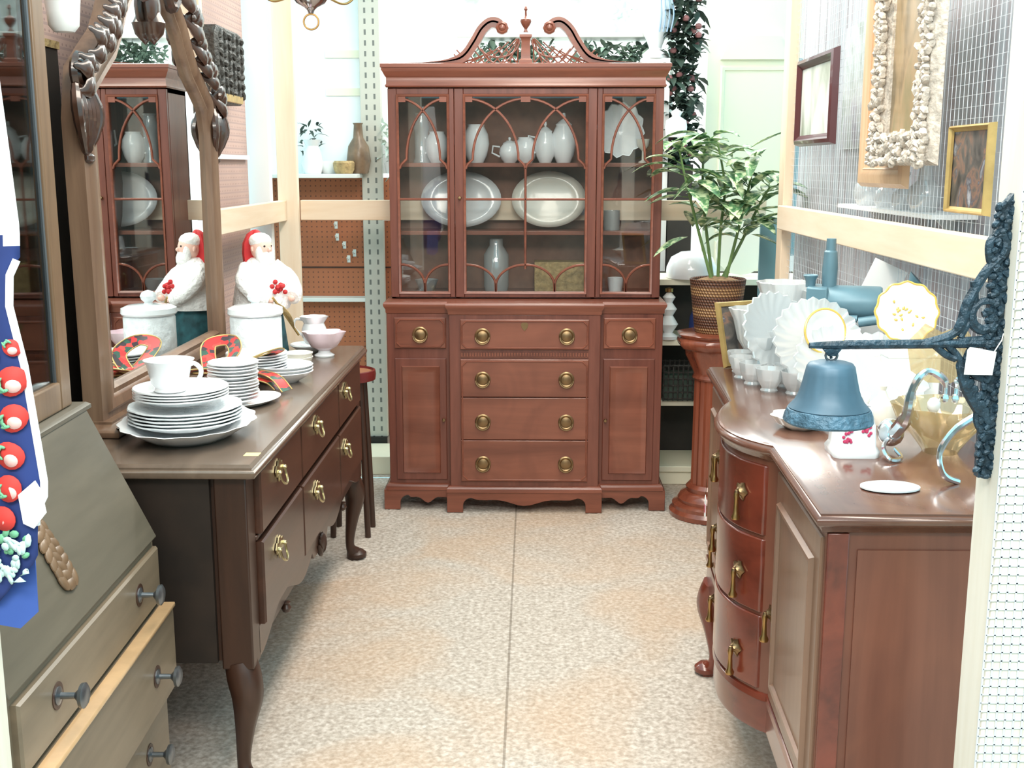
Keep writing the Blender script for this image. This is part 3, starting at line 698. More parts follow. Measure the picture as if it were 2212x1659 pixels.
# ------------------------------------------------------------------ things on the sideboard
ZT=.8205
ORD=['bottom','second','third','fourth','fifth','sixth','seventh','eighth','ninth','tenth','eleventh','twelfth']
def plate_mb(r,d=.022,sc_=0,n=36,k=12):
    return MB().lathe([(0,.002),(.52*r,.0),(.60*r,.002),(.72*r,.3*d),(.97*r,d*.92),(r,d),(.985*r,d+.003),(.7*r,.45*d+.002),(.56*r,.006),(0,.006)],n=n,fn=(lambda a,q,z:1+sc_*math.cos(k*a)*(q/r)**3) if sc_ else None)
p=plate_mb(1,.13,.022,60,15).build('oval_platter','china'); p.scale=(.165,.205,.32); p.location=(-.855,2.74,ZT); p.rotation_euler=(0,0,.12)
tag(p,'large scalloped white platter under the plates and cup at the near end of the sideboard','platter')
z=ZT+.016
base=plate_mb(.140,.022,.012,48,12).build('dinner_plate','lace')
for i in range(5):
    o=base if i==0 else dup(base)
    o.location=(-.87,2.77,z+i*.0085); o.rotation_euler=(0,0,i*.4)
    tag(o,'white dinner plate, %s of the five stacked on the scalloped platter'%(['lowest','second from the bottom','middle one','second from the top','topmost'][i]),'plate','dinner plates on the platter')
z+=.058
base=plate_mb(.118,.019).build('luncheon_plate','china')
for i in range(4):
    o=base if i==0 else dup(base)
    o.location=(-.885,2.79,z+i*.007); tag(o,'smaller white plate, %s of four under the big white cup'%(['lowest','second from the bottom','third from the bottom','topmost'][i]),'plate','small plates under the cup')
z+=.021+.0065
def mug(name,label,loc,r,h,mat,rz=0,handle=True):
    t=thing(name,label,'cup',loc,rz)
    MB().lathe([(0,0),(.62*r,0),(.66*r,.004),(.60*r,.01),(.72*r,.25*h),(.80*r,.5*h),(.90*r,.85*h),(1.02*r,h),(.98*r,h),(.85*r,.8*h),(.68*r,.25*h),(0,.06*h)],n=28).build('body',mat,t)
    if handle: MB().tube(spl([(.80*r,0,.80*h),(1.15*r,0,.92*h),(1.45*r,0,.72*h),(1.30*r,0,.42*h),(.76*r,0,.28*h)],5),.0055,8,sy=1.3).build('handle',mat,t)
    return t
mug('coffee_cup','big white cup with handle on top of the nearest plate stack on the sideboard',(-.915,2.80,z+.001),.062,.080,'china',rz=-.25)
# tall stack of saucers on a white dish
p=plate_mb(1,.14).build('oval_dish','china'); p.scale=(.075,.115,.11); p.location=(-.80,3.13,ZT); p.rotation_euler=(0,0,-.35); tag(p,'white oval dish under the tall stack of saucers','dish')
base=plate_mb(.070,.013).build('saucer','china'); z=ZT+.010
for i in range(12):
    o=base if i==0 else dup(base)
    o.location=(-.835+U(-.002,.002),3.10+U(-.002,.002),z+i*.0092); o.rotation_euler=(U(-.02,.02),U(-.02,.02),0)
    tag(o,'white saucer, %s in the tall stack of twelve on the sideboard'%('lowest' if i==0 else 'topmost' if i==11 else ORD[i]+' from the bottom'),'saucer','tall stack of saucers')
# plates beside the canister
base=plate_mb(.096,.017).build('bread_plate','china'); z=ZT
for i in range(9):
    o=base if i==0 else dup(base)
    o.location=(-.865,3.50,z+i*.0085); tag(o,'white plate, %s of nine stacked in front of the embossed canister'%('lowest' if i==0 else 'topmost' if i==8 else ORD[i]+' from the bottom'),'plate','plates in front of the canister')
# soup bowls toward the front
base=MB().lathe([(0,0),(.045,0),(.05,.004),(.08,.022),(.092,.034),(.089,.036),(.075,.024),(.045,.008),(0,.007)],n=36).build('soup_bowl','china')
for i in range(3):
    o=base if i==0 else dup(base)
    o.location=(-.775,3.47,ZT+i*.010); tag(o,'wide white soup bowl, %s of three near the front edge of the sideboard'%(['lowest','middle','topmost'][i]),'bowl','soup bowls')
base=MB().lathe([(0,0),(.024,0),(.026,.006),(.042,.022),(.048,.04),(.045,.041),(.038,.02),(0,.01)],n=28).build('small_bowl','cream')
for i in range(2):
    o=base if i==0 else dup(base)
    o.location=(-.775,3.70,ZT+i*.014); tag(o,'small cream bowl, %s of two behind the wide soup bowls'%(['lower','upper'][i]),'bowl','small cream bowls')
# pink footed bowl, creamer and saucer at the far end
t=thing('footed_bowl','footed white and pink bowl with pointed rim at the far end of the sideboard','bowl',(-.735,3.95,ZT))
MB().lathe([(0,0),(.034,0),(.036,.005),(.022,.014),(.020,.022),(0,.024)],n=24).build('foot','china',t)
MB().lathe([(0,.022),(.022,.022),(.046,.036),(.064,.062),(.072,.088),(.070,.088),(.060,.062),(.04,.04),(0,.032)],n=40,fn=lambda a,r,z:1+(.10*math.cos(6*a) if z>.085 else 0)*1.0).build('body','pink',t)
t=thing('creamer','small white creamer with scalloped rim behind the pink footed bowl','creamer',(-.79,4.06,ZT+.028))
MB().lathe([(0,0),(.030,0),(.034,.004),(.046,.03),(.044,.055),(.036,.075),(.050,.100),(.047,.100),(.034,.074),(.04,.05),(0,.008)],n=36,fn=lambda a,r,z:1+(.07*math.cos(7*a) if z>.09 else 0)).build('body','china',t)
MB().tube(spl([(-.036,0,.085),(-.066,0,.088),(-.072,0,.058),(-.044,0,.03)],5),.0045,6).build('handle','china',t)
base=MB().lathe([(0,0),(.04,0),(.06,.012),(.078,.024),(.076,.027),(.05,.012),(0,.008)],n=30).build('shallow_saucer','china'); base.location=(-.805,4.055,ZT); tag(base,'white saucer under the scalloped creamer at the far end of the sideboard','saucer')
base.scale=(.95,.95,1.05)
# canister
t=thing('canister','embossed white lidded canister beside the mirror','canister',(-.905,3.67,ZT))
MB().lathe([(0,0),(.080,0),(.084,.006),(.083,.02),(.083,.175),(.078,.182),(0,.182)],n=40,fn=lambda a,r,z:1+(.02*math.sin(9*a+z*70)*math.sin(z*60+2*a) if .02<z<.17 else 0)).build('body','lace',t)
l=MB().lathe([(0,.218),(.02,.218),(.07,.214),(.088,.206),(.090,.190),(.086,.184),(0,.184)],n=40).build('lid','china',t)
MB().lathe([(0,.218),(.016,.218),(.012,.224),(.022,.232),(.026,.244),(.020,.256),(.008,.262),(0,.264)],n=20).build('knob','lace',l)
for a,b in ((-.05,.0),(.2,.0)): pass
# plaid bow
t=thing('plaid_bow','red and green plaid ribbon bow with gold edges lying among the china','bow',(-.955,3.32,ZT))
def ribbon(par,pts,w,up=(0,0,1)):
    P=spl(pts,6); MB().tube(P,w,4,sx=.04,sy=1,up=up).build('ribbon','plaid',par)
    T=[Vector(p) for p in P]; e=[[],[]]
    N=Vector(up)
    for i in range(len(T)):
        d=(T[min(i+1,len(T)-1)]-T[max(i-1,0)]).normalized(); N=(N-d*N.dot(d)).normalized(); B=d.cross(N)
        e[0].append(T[i]+B*w*.98); e[1].append(T[i]-B*w*.98)
    for k in e: MB().tube(k,.0022,5).build('gold_edge','gold',par)
ribbon(t,[(0,0,.05),(.05,.06,.10),(.02,.14,.13),(-.04,.12,.12),(-.02,.04,.07),(0,0,.055)],.022)
ribbon(t,[(0,0,.05),(.09,.0,.085),(.16,.05,.112),(.17,.11,.10),(.10,.10,.075),(0,.01,.05)],.022)
ribbon(t,[(0,0,.05),(.03,-.05,.07),(-.03,-.12,.08),(-.06,-.05,.06),(0,0,.05)],.020)
ribbon(t,[(.0,0,.05),(.10,-.07,.055),(.135,-.09,.03),(.15,-.10,.01)],.022)
ribbon(t,[(.02,0,.045),(.13,-.02,.04),(.18,-.03,.03),(.21,-.05,.012)],.020)
ribbon(t,[(.0,0,.05),(.10,.05,.05),(.19,-.03,.05),(.235,-.06,.012)],.020)
MB().ell((0,0,.05),(.022,.022,.020),10).build('knot','plaid',t); MB().lathe([(0,0),(.03,0),(.02,.035),(0,.04)],(0,0,0)).build('under_knot','plaid',t)
# doll
def doll():
    t=thing('folk_doll','bearded doll figure in red hood and white fur coat beside the corner stud','doll',(-.962,3.995,ZT),rz=-.65)
    MB().lathe([(0,0),(.085,0),(.088,.01),(.075,.12),(.062,.20),(0,.21)],n=28,fn=lambda a,r,z:1+.03*math.sin(9*a)).build('skirt','teal',t)
    MB().lathe([(0,.17),(.098,.165),(.102,.18),(.090,.24),(.072,.30),(.045,.335),(.03,.345),(0,.345)],n=28,fn=lambda a,r,z:1+.02*math.sin(7*a+z*40)).build('coat','fur',t)
    h=MB().ell((.012,0,.378),(.040,.038,.046),18)
    h.ell((.052,0,.374),(.010,.007,.008),8)
    for s in (-1,1): h.ell((.008,s*.038,.376),(.006,.005,.010),8)
    h=h.build('head','skin',t)
    e=MB()
    for s in (-1,1): e.ell((.046,s*.014,.386),(.004,.005,.004),8)
    e.build('eyes','black',h); MB().ell((.048,0,.358),(.004,.010,.003),8).build('mouth','redc',h)
    b=MB().ell((.036,0,.338),(.024,.034,.034),14).ell((.042,0,.362),(.012,.022,.006),10)
    b.ell((.030,-.026,.36),(.016,.012,.03),10).ell((.030,.026,.36),(.016,.012,.03),10).ell((.006,0,.402),(.041,.040,.030),14); b.build('beard_and_hair','fur',t)
    o=MB()
    for i in range(9):
        for j in range(7): pass
    o.lathe([(.046,.315),(.050,.36),(.047,.395),(.032,.426),(.012,.440),(0,.442)],(-.016,0,0),26,fn=lambda a,r,z:1.0 if abs(a-PI)<PI*.5 else .55)
    o.build('hood','redc',t)
    for s in (-1,1):
        a=MB().tube(spl([(0,s*.060,.315),(.03,s*.098,.27),(.075,s*.090,.225),(.10,s*.055,.205)],5),[.026,.030,.028,.024],10); a=a.build('sleeve','fur',t)
        MB().ell((.105,s*.048,.203),(.014,.012,.012),10).build('hand','skin',a)
        MB().tube([(.088,s*.073,.212),(.096,s*.062,.208)],.030,12).build('cuff','fur',a)
    o=MB()
    for i in range(16): o.ell((.09+U(-.01,.015),U(-.024,.024),.245+U(-.02,.02)),(.009,.009,.009),6)
    o.build('berry_posy','redc',t)
    MB().tube([(.115,-.045,.215),(.125,.0,.15),(.135,.05,.075)],.0045,6).build('gold_stick','gold',t)
    o=MB().blade((.11,-.03,.20),(.2,.5,-.8),.12,.07,0); o.build('gold_scarf','tan',t,solid=.002)
doll()
# small round stool behind the sideboard
t=thing('round_stool','small round stool with tan seat and dark red rim between sideboard and cabinet','stool',(-.735,4.47,0))
MB().lathe([(0,.640),(.105,.640),(.108,.660),(.105,.678),(.098,.680),(.096,.668),(0,.668)],n=36).build('rim','red',t)
MB().lathe([(0,.666),(.095,.666),(.095,.6705),(0,.6705)],n=36).build('seat','stool',t)
for a in (45,135,225,315):
    c,s=math.cos(math.radians(a)),math.sin(math.radians(a))
    MB().tube([(.07*c,.07*s,.64),(.088*c,.088*s,.3),(.10*c,.10*s,.0)],[.014,.012],10).build('leg','side',t)
# carved plaque on the left wall
t=thing('carved_plaque','black carved wooden plaque hanging on the left wall just right of the carved mirror','plaque',(-1.224,4.45,1.85))
MB().slab(clip(-.19,.19,-.135,.140,.035),[(0,0),(.0,.065),(-.012,.077)],FX(0)).build('board','dplaque',t)
o=MB()
for i in range(7):
    for j in range(6): o.ell((.077,-.15+j*.06,-.095+i*.034),(.012,.024,.014),8,mat=rotm('X',(i*37+j*61)%180))
o.build('carving','dplaque',t)
MB().box(.07,.085,-.12,.12,-.130,-.104).build('gilt_ledge','gold',t)
# ------------------------------------------------------------------ slant-front desk with bookcase
def desk():
    W=.80
    t=thing('slant_front_desk','olive brown slant-front desk with round knobs, second drawer pulled out','desk',(-.842,2.395,0),rz=math.radians(2.2))
    # local: y from -W to 0, front face x=0, back x=-.40
    prof=[(0,.10),(0,.668),(-.135,.960),(-.36,.960),(-.36,.10)]
    MB().prism(prof,0,W,lambda a,b,c:(a,-c,b)).build('case','desk',t,bev=.003)
    l=MB()
    import_l=[(.004,.672),(-.131,.962),(-.143,.956),(-.010,.664)]
    l.prism(import_l,.008,W-.008,lambda a,b,c:(a+.008,-c,b+.004)); lid=l.build('slant_lid','deskl',t,bev=.002)
    o=MB(); r=Matrix.Rotation(math.radians(-25),3,'Y'); random.seed(3)
    for i in range(26):
        u=i/25.; s=.10+.17*u; p=Vector((.018-.447*s*.98,-.435-.012*math.sin(i*1.9),.672+.894*s))
        q=.20+.48*u; p=Vector((.016-.135*q,-.455+.026*math.sin(i*2.1)*(1-.4*u),.678+.290*q)); o.ell(p,(.005,.020,.012),10,mat=r@rotm('X',(i*53)%180))
    o.build('carved_ornament','book',lid)
    MB().slab(rect(-.365,-.123,-W-.01,.01),[(-.004,.960),(.004,.964),(.004,.972),(-.004,.978)]).build('top_moulding','deskl',t)
    MB().box(-.36,.006,-W-.004,.004,.0,.10).build('plinth','desk',t,bev=.004)
    def knob(par,y,z,x):
        b=MB().lathe([(0,0),(.016,0),(.016,.003),(.006,.006),(.0055,.030),(.012,.036),(.021,.040),(.022,.046),(.016,.050),(0,.051)],(x,y,z),18,mat=Matrix.Rotation(PI/2,3,'Y')); b.build('knob','steel',par)
        MB().lathe([(0,0),(.024,0),(.024,.0015),(0,.0015)],(x,y,z),18,mat=Matrix.Rotation(PI/2,3,'Y')).build('knob_plate','side',par)
    rows=[(.530,.655,0),(.330,.520,.026),(.115,.320,0)]
    for i,(z0,z1,e) in enumerate(rows):
        d=MB().slab(rect(-W+.03,-.012,z0,z1),[(0,-.05),(0,.010+e),(-.004,.015+e)],FX(0)).build('drawer','desk',t)
        if e: MB().slab(rect(-W+.03,-.012,z1-.006,z1+.004),[(0,-.010),(0,.018),(-.003,.020)],FX(e)).build('drawer_top_edge','deske',d)
        for y in (-.62,-.16): knob(d,y,[.598,.415,.235][i],.015+e)
    # bookcase
    b=thing('glazed_bookcase','narrow brown bookcase with dark glass door standing on the slant-front desk','bookcase',(-.99,2.36,.979),rz=math.radians(2.2))
    H=1.05
    MB().box(-.20,-.185,-W+.05,0,0,H).build('back','dark',b)
    MB().box(-.20,-.02,-.02,0,0,H).build('side_panel','book',b,bev=.002); MB().box(-.20,-.02,-W+.05,-W+.07,0,H).build('side_panel','book',b,bev=.002)
    for z_ in (0,.32,.64,H-.02): MB().box(-.185,-.03,-W+.07,-.02,z_,z_+.016).build('shelf','dark',b)
    d=MB()
    for y0,y1,z0,z1 in ((-.058,0,0,H),(-W+.05,-W+.11,0,H),(-W+.11,-.058,0,.06),(-W+.11,-.058,H-.06,H)): d.box(-.018,.006,y0,y1,z0,z1)
    d=d.build('glazed_door','book',b,bev=.004)
    MB().box(-.010,-.006,-W+.1,-.05,.05,H-.05).build('glass_pane','bglass',d)
    MB().tube([(-.004,-.062,.06),(-.004,-.062,H-.06)],.004,6).build('bead','steel',d)
    random.seed(11)
    for i,(y,z_,r,h,m,lb) in enumerate(((-.13,.336,.03,.17,'creamp','pale vase behind the bookcase glass, upper right'),(-.22,.336,.035,.12,'brownp','brown jar behind the bookcase glass, beside the pale vase'),(-.13,.656,.04,.14,'side','dark brown urn behind the bookcase glass, on the highest shelf seen'),(-.14,.016,.03,.2,'brownp','tall brown bottle at the foot of the bookcase, behind the glass'))):
        o=MB().lathe([(0,0),(r*.7,0),(r,h*.3),(r*.8,h*.6),(r*.45,h*.8),(r*.6,h),(r*.5,h),(0,h*.7)],n=20).build('vase',m); 
        o.location=(-.99-.11+y*-.04,2.36+y,.979+z_); tag(o,lb,'vase')
desk()
t=thing('dark_board','tall dark board standing against the wall in the gap between bookcase and mirror','board',(-1.205,2.62,0))
MB().box(-.012,.0,-.34,.34,0,1.77).build('panel','dark',t); MB().box(-.014,.004,-.345,.345,1.771,1.79).build('top_edge','tan',t)
# white glass lamp shade hanging over the desk
t=thing('hanging_lamp','white milk glass lamp shade hanging at upper left above the bookcase','lamp',(-1.02,2.55,1.765)); t.scale=(1.35,1.35,1.1)
MB().lathe([(0,0),(.016,.002),(.024,.014),(.026,.04),(.030,.09),(.040,.14),(.036,.14),(.026,.09),(0,.05)],n=24).build('shade','shadeg',t)
MB().tube([(0,0,.12),(0,0,.70)],.004,6).build('cord','white',t); MB().lathe([(0,.12),(.02,.12),(.02,.16),(.008,.17),(0,.17)],n=14).build('socket','brass',t)
# ------------------------------------------------------------------ tomato print cloth on the near left post
def cloth():
    t=thing('tomato_print_cloth','navy cloth printed with red tomatoes, white upper part, hanging at the left edge','cloth',(-.72,1.497,0))
    pz=[(1.90,.012),(1.70,.030),(1.63,.040),(1.52,.046),(1.40,.052),(1.362,.050),(1.352,.040),(1.30,.036),(1.22,.048),(1.12,.056),(1.045,.062),(1.02,.050),(.985,.046),(.95,.044),(.915,.006),(.885,-.02)]
    def edge(z):
        for (a,b),(c,d) in zip(pz,pz[1:]):
            if c<=z<=a: return d+(b-d)*(z-c)/(a-c)
        return pz[-1][1]
    def surf(x,z): return -.022+.006*math.sin(x*46+z*3)+.002*math.sin(x*90+2)
    me=MB(); zs=[1.90-i*.0145 for i in range(71)]; nx=16; g=[]
    for z_ in zs:
        e=edge(z_); g.append([me.v((-.10+(e+.10)*i/nx,surf(-.10+(e+.10)*i/nx,z_),z_)) for i in range(nx+1)])
    for a in range(len(zs)-1):
        for i in range(nx):
            zm=zs[a]; x=-.10+(edge(zm)+.10)*i/nx
            me.m=1 if zm>1.36+ (x+.0)*.9*(1 if x<.03 else 0)+(.02 if x>.0 else 0) else 0
            if zm<.945+.4*max(0,x-.0) : me.m=0
            me.f([g[a][i],g[a][i+1],g[a+1][i+1],g[a+1][i]])
    # tomatoes: printed motifs lying on the cloth
    def motif(cx,cz,rx,rz,k,n=16,lift=.004,ang=0):
        me.m=k; vsx=[]
        for i in range(n):
            a=2*PI*i/n; x=rx*math.cos(a); z_=rz*math.sin(a); xx=cx+x*math.cos(ang)-z_*math.sin(ang); zz=cz+x*math.sin(ang)+z_*math.cos(ang); xx=min(xx,edge(zz)-.001); vsx.append((xx,zz))
        c=me.v((cx,surf(cx,cz)-lift,cz)); q=[me.v((x,surf(x,z_)-lift,z_)) for x,z_ in vsx]
        for i in range(n): me.f([c,q[i],q[(i+1)%n]])
    random.seed(5)
    toms=[(-.014,1.322,.020),(-.012,1.276,.023),(-.006,1.232,.021),(.030,1.200,.021),(-.016,1.185,.020),(.028,1.150,.020),(-.022,1.128,.019),(.018,1.098,.021),(.013,1.052,.020),(.000,1.008,.019),(-.03,1.045,.018),(.034,1.245,.012),(-.035,1.235,.018),(-.038,1.09,.018)]
    for x,z_,r in toms:
        a=U(-.8,.8); motif(x,z_,r*1.05,r*.92,2,ang=a); motif(x+r*.1,z_-r*.3,r*.5,r*.42,3,lift=.0055)
        for k in range(4): motif(x+r*.8*math.cos(a+2.4+k*.3),z_+r*.8*math.sin(a+2.4+k*.3),r*.38,r*.12,4,8,.007,ang=a+k*.9)
    for k in range(46): motif(U(-.045,.036),.955+U(-.035,.036),U(.005,.010),U(.003,.006),5 if k%5 else 4,8,.005+.0006*(k%5),ang=U(0,3))
    for k in range(7): motif(.0+.006*k*.5,1.375+.004*k,.012,.003,2,8,.005,ang=.6)
    motif(-.006,1.385,.018,.016,6,6,.006)
    MB().tube([(-.085,.008,1.885),(-.085,-.02,1.885),(-.085,-.032,1.90)],.004,6).build('nail_hook','steel',t)
    me.build('printed_cloth',['navy','wc','tom','tomh','veg','vegl','greyc'],t,solid=.0015)
    MB().slab([(-.055,.85),(.0,.84),(.027,.865),(.029,.95),(.030,1.02),(-.05,1.02)],[(0,0),(0,.002)],FY(-.002)).build('blue_backing','bluec',t)
    o=MB(); P=[(edge(z_)-.002,surf(edge(z_),z_)-.001,z_) for z_ in [1.36-.02*i for i in range(19)]]; o.tube(P,.005,6,sy=.5); o.build('white_border','wc',t)
    MB().slab([(.028,1.045),(.052,1.065),(.060,1.05),(.064,1.02),(.046,.998),(.032,1.005)],[(0,0),(0,.003)],FY(-.034)).build('white_tag','paper',t)
    return t
cloth()
# ------------------------------------------------------------------ buffet, right
BZ=.92
def buffet():
    t=thing('buffet','reddish mahogany bow-centre buffet with drop pulls, loaded with glass and china','buffet',(.47,1.80,0))
    # outline in local xy: x to the right, y into the room; front edge on the left
    bow=spl([(.012,.470),(-.035,.545),(-.058,.640),(-.052,.745),(-.030,.835),(.000,.915)],6)
    front=[(.0,.0)]+[(.018,.468)]+bow[1:-1]+[(.004,.918),(.028,1.40)]
    outl=front+[(.455,1.40),(.455,0)]
    body=offs(outl,-.022)
    MB().slab(outl,[(-.020,.880),(-.012,.884),(-.010,.892),(-.002,.897),(.001,.904),(-.002,.911),(-.007,.914),(-.007,.917),(-.014,.920)]).build('top','buft',t,ang=50)
    MB().prism(body,.28,.882).build('carcass','buf',t)
    MB().slab(body,[(0,.365),(.006,.362),(.008,.350),(.002,.346),(.004,.285),(.002,.276)]).build('base_moulding','buff',t)
    # three bowed drawers
    bw=[p for p in offs(bow,-.022,False)] ; 
    bw=[(x,y) for x,y in body if .46<y<.93 and x<.06]
    bw=sorted(bw,key=lambda p:p[1])
    a0,a1=bw[0],bw[-1]
    inner=[(x+.03,y) for x,y in bw[::-1]]
    def strip(z0,z1,e): 
        o=MB(); P=[(x-e,y) for x,y in bw[1:-1]]; Q=[(x+.02,y) for x,y in bw[1:-1]]
        o.prism(P+Q[::-1],z0,z1); return o
    zs=[(.716,.868),(.545,.708),(.372,.537)]
    for k,(z0,z1) in enumerate(zs):
        d=strip(z0,z1,.008).build('drawer','buff',t,bev=.003)
        drop(d,(-.020,.545,(.800,.625,.445)[k]),(-.9,-.45))
        drop(d,(-.018,.83,(.800,.625,.445)[k]),(-.95,.3))
    # flat doors either side of the bow
    for y0,y1,kn in ((.035,.455,.44),(.955,1.37,.97)):
        x=lambda y:.022+.018*y/.468 if y<.6 else .026+.024*(y-.918)/.48
        xa,xb=x(y0),x(y1)
        m=lambda a,b,c,xa=xa,xb=xb,y0=y0,y1=y1:(xa+(xb-xa)*(a-y0)/(y1-y0)-c,a,b)
        d=MB().slab(rect(y0,y1,.372,.868),[(0,-.01),(0,.003),(-.003,.006)],m).build('door','bufp',t)
        MB().ring(rect(y0+.06,y1-.06,.43,.80),[(0,0),(.004,.008),(.012,.009),(.016,0)],lambda a,b,c,m=m:m(a,b,c+.006)).build('moulding','bufp',d)
        MB().prism(rect(y0+.06,y1-.06,.43,.80),.006,.0075,m).build('panel','bufp',d)
        drop(d,(x(kn)-.007,kn,.565),(-1,0))
        if kn>.9:
            for zz in (.72,.47): drop(d,(x(1.15)-.007,1.15,zz),(-1,0))
    # end panel
    MB().slab(rect(.075,.40,.39,.85),[(0,0),(0,.004),(-.01,.004)],FY(.022)).build('end_panel','buf',t)
    MB().box(.024,.060,.016,.024,.37,.88).build('end_stile','buff',t,bev=.002)
    for x,y,ox,oy in ((.055,.06,-.7,-.7),(.065,1.35,-.7,.7),(.41,.06,.7,-.7),(.41,1.33,.7,.7)): cabriole(None,(x,y),(ox,oy),.285,.034,mat='buff',par=t)
    return t
def drop(par,p,d):
    d=Vector((d[0],d[1],0)).normalized(); s=Vector((-d.y,d.x,0)); p=Vector(p)
    R3=Matrix((s,Vector((0,0,1)),d)).transposed()
    o=MB().lathe([(0,0),(.017,0),(.018,.003),(.010,.006),(.006,.012),(0,.014)],p,16,mat=R3,fn=lambda a,r,z:1+.22*math.cos(5*a))
    o.ell(p+d*.014+Vector((0,0,-.002)),(.006,.006,.007),8)
    o.build('pull_plate','brassd',par)
    q=p+d*.015
    MB().lathe([(0,-.062),(.009,-.061),(.010,-.056),(.006,-.048),(.0045,-.020),(.0065,-.008),(.004,0),(0,.002)],q,12).build('drop_pull','brass',par)
buffet()
tg=MB().slab([(-.012,-.03),(.012,-.03),(.012,.02),(0,.032),(-.012,.02)],[(0,0),(0,.001)],FXn(0)); tg.m=1; tg.slab([(-.008,-.018),(.008,-.018),(.008,.004),(-.008,.004)],[(0,.001),(0,.0015)],FXn(0)); tg.m=2
tg.tube([(0,0,.03),(.002,0,.075)],.0008,4); one(tg,'price_tag',['paper','rose','brass'],'white price tag with pink mark hanging on the far door of the buffet','tag',(.466,2.935,.585))
# --- china and glass on the buffet
def fan_bowl(r,h,fl=24,amp=.05): return MB().lathe([(0,0),(.35*r,0),(.42*r,.04*h),(.40*r,.1*h),(.75*r,.45*h),(r,h),(.96*r,h),(.70*r,.46*h),(.33*r,.14*h),(0,.12*h)],n=fl*4,fn=lambda a,q,z:1+amp*math.cos(fl*a)*min(1,q/(.5*r)))
one(fan_bowl(.145,.15,20,.03),'punch_bowl','crystal','large fluted crystal punch bowl at the far end of the buffet','bowl',(.69,3.05,BZ)).scale=(.75,.75,.9)
cup=MB().lathe([(0,0),(.020,0),(.022,.004),(.018,.010),(.030,.030),(.036,.060),(.034,.060),(.027,.03),(0,.012)],n=32,fn=lambda a,q,z:1+.04*math.cos(10*a)).build('punch_cup','crystal')
spots=[(.575,3.10,0),(.565,3.01,0),(.575,2.92,0),(.60,2.83,0),(.655,2.79,0),(.655,2.885,0),(.70,2.72,0),(.62,3.13,.066),(.60,2.96,.062),(.705,2.655,0)]
lab=['at the far left corner of the glass group','second from the far left, at the buffet front','third along the buffet front edge of the glass group','fourth along the buffet front edge','right of the fourth along the front','tucked against the punch bowl, behind the front row','second nearest the camera, behind the hanging bell','raised on top at the far left','raised on top at the middle of the front row','nearest the camera of all, mostly hidden behind the bell']
for i,(x,y,z) in enumerate(spots):
    o=cup if i==0 else dup(cup)
    o.location=(x,y,BZ+z); o.rotation_euler=(0,0,i*.7); tag(o,'cut crystal cup '+lab[i],'cup','crystal punch cups')
d0=MB().lathe([(0,0),(.05,0),(.09,.008),(.115,.022),(.112,.025),(.08,.011),(0,.006)],n=96,fn=lambda a,q,z:1+.035*math.cos(24*a)*(q/.115)).build('fluted_plate','crystal')
for i,(x,y,z,rx,rz,lb) in enumerate(((.64,2.98,.12,1.15,.5,'leaning on the punch bowl front at left'),(.715,2.845,.12,1.1,.1,'leaning on the punch bowl, nearer the bell'),(.80,2.60,.075,.85,-.25,'standing on edge right of the bell'),(.735,2.685,.078,.9,.1,'standing on edge behind the bell'))):
    o=d0 if i==0 else dup(d0); o.location=(x,y,BZ+z); o.rotation_euler=(rx,0,rz); tag(o,'fluted crystal plate '+lb,'plate','fluted crystal plates')
v=MB().lathe([(0,0),(.035,0),(.03,.01),(.012,.02),(.014,.06),(.045,.12),(.06,.20),(.075,.245),(.072,.247),(.055,.2),(.04,.125),(0,.07)],n=72,fn=lambda a,q,z:1+(.06*math.cos(9*a) if z>.2 else .03*math.cos(18*a)))
one(v,'ruffled_vase','crystal','ruffled crystal vase rising behind the glass cups on the buffet','vase',(.70,3.155,BZ))
o=dup(bpy.data.objects['ruffled_vase'],(.80,3.13,BZ),.4,'second ruffled crystal vase, right of the first and behind the punch bowl'); o.scale=(1,1,.93)
o=dup(bpy.data.objects['ruffled_vase'],(.615,3.16,BZ),.8,'shorter ruffled crystal vase at the far left corner of the glass group'); o.scale=(.85,.85,.70)
# tureen / white serving dish
one(MB().lathe([(0,0),(.06,0),(.065,.008),(.055,.016),(.10,.07),(.128,.135),(.135,.15),(.128,.15),(.098,.075),(.05,.02),(0,.018)],n=60,fn=lambda a,r,z:1+.025*math.cos(10*a)*min(1,z/.1)),'serving_bowl','china','big white scalloped serving bowl in front of the tin watering can','bowl',(.825,2.725,BZ)).scale=(.72,.72,.86)
def stand_plate(name,loc,r,label,rot,sc_=.0,k=12,floral=False):
    t=thing(name,label,'plate',loc); t.rotation_euler=rot
    MB().lathe([(0,.002),(.55*r,0),(.68*r,.008),(r,.018),(.985*r,.021),(.66*r,.012),(.5*r,.006),(0,.006)],n=60,fn=lambda a,q,z:1+sc_*math.cos(k*a)*(q/r)**2).build('plate_body','china',t)
    MB().tube([((r*(1+sc_*math.cos(k*a)))*math.cos(a),(r*(1+sc_*math.cos(k*a)))*math.sin(a),.019) for a in [2*PI*i/60 for i in range(60)]],.0028,6,closed=True).build('gold_rim','rim',t)
    if floral:
        o=MB(); random.seed(2)
        for i in range(16): a=U(0,6.28); q=r*U(.1,.6); o.ell((q*math.cos(a),q*math.sin(a),.0085 if q<r*.55 else .011),(r*.07,r*.04,.0012),8,mat=rotm('Z',i*40))
        o.build('floral_print','rim',t)
    return t
stand_plate('gilt_saucer',(.700,2.735,1.088),.053,'round white saucer with gold rim standing left of the scalloped plate',(math.radians(80),0,.25))
stand_plate('floral_plate',(.855,2.60,1.150),.068,'white scalloped plate with yellow flowers and gold rim standing beside the bracket arm',(math.radians(76),0,-.15),.03,12,True)
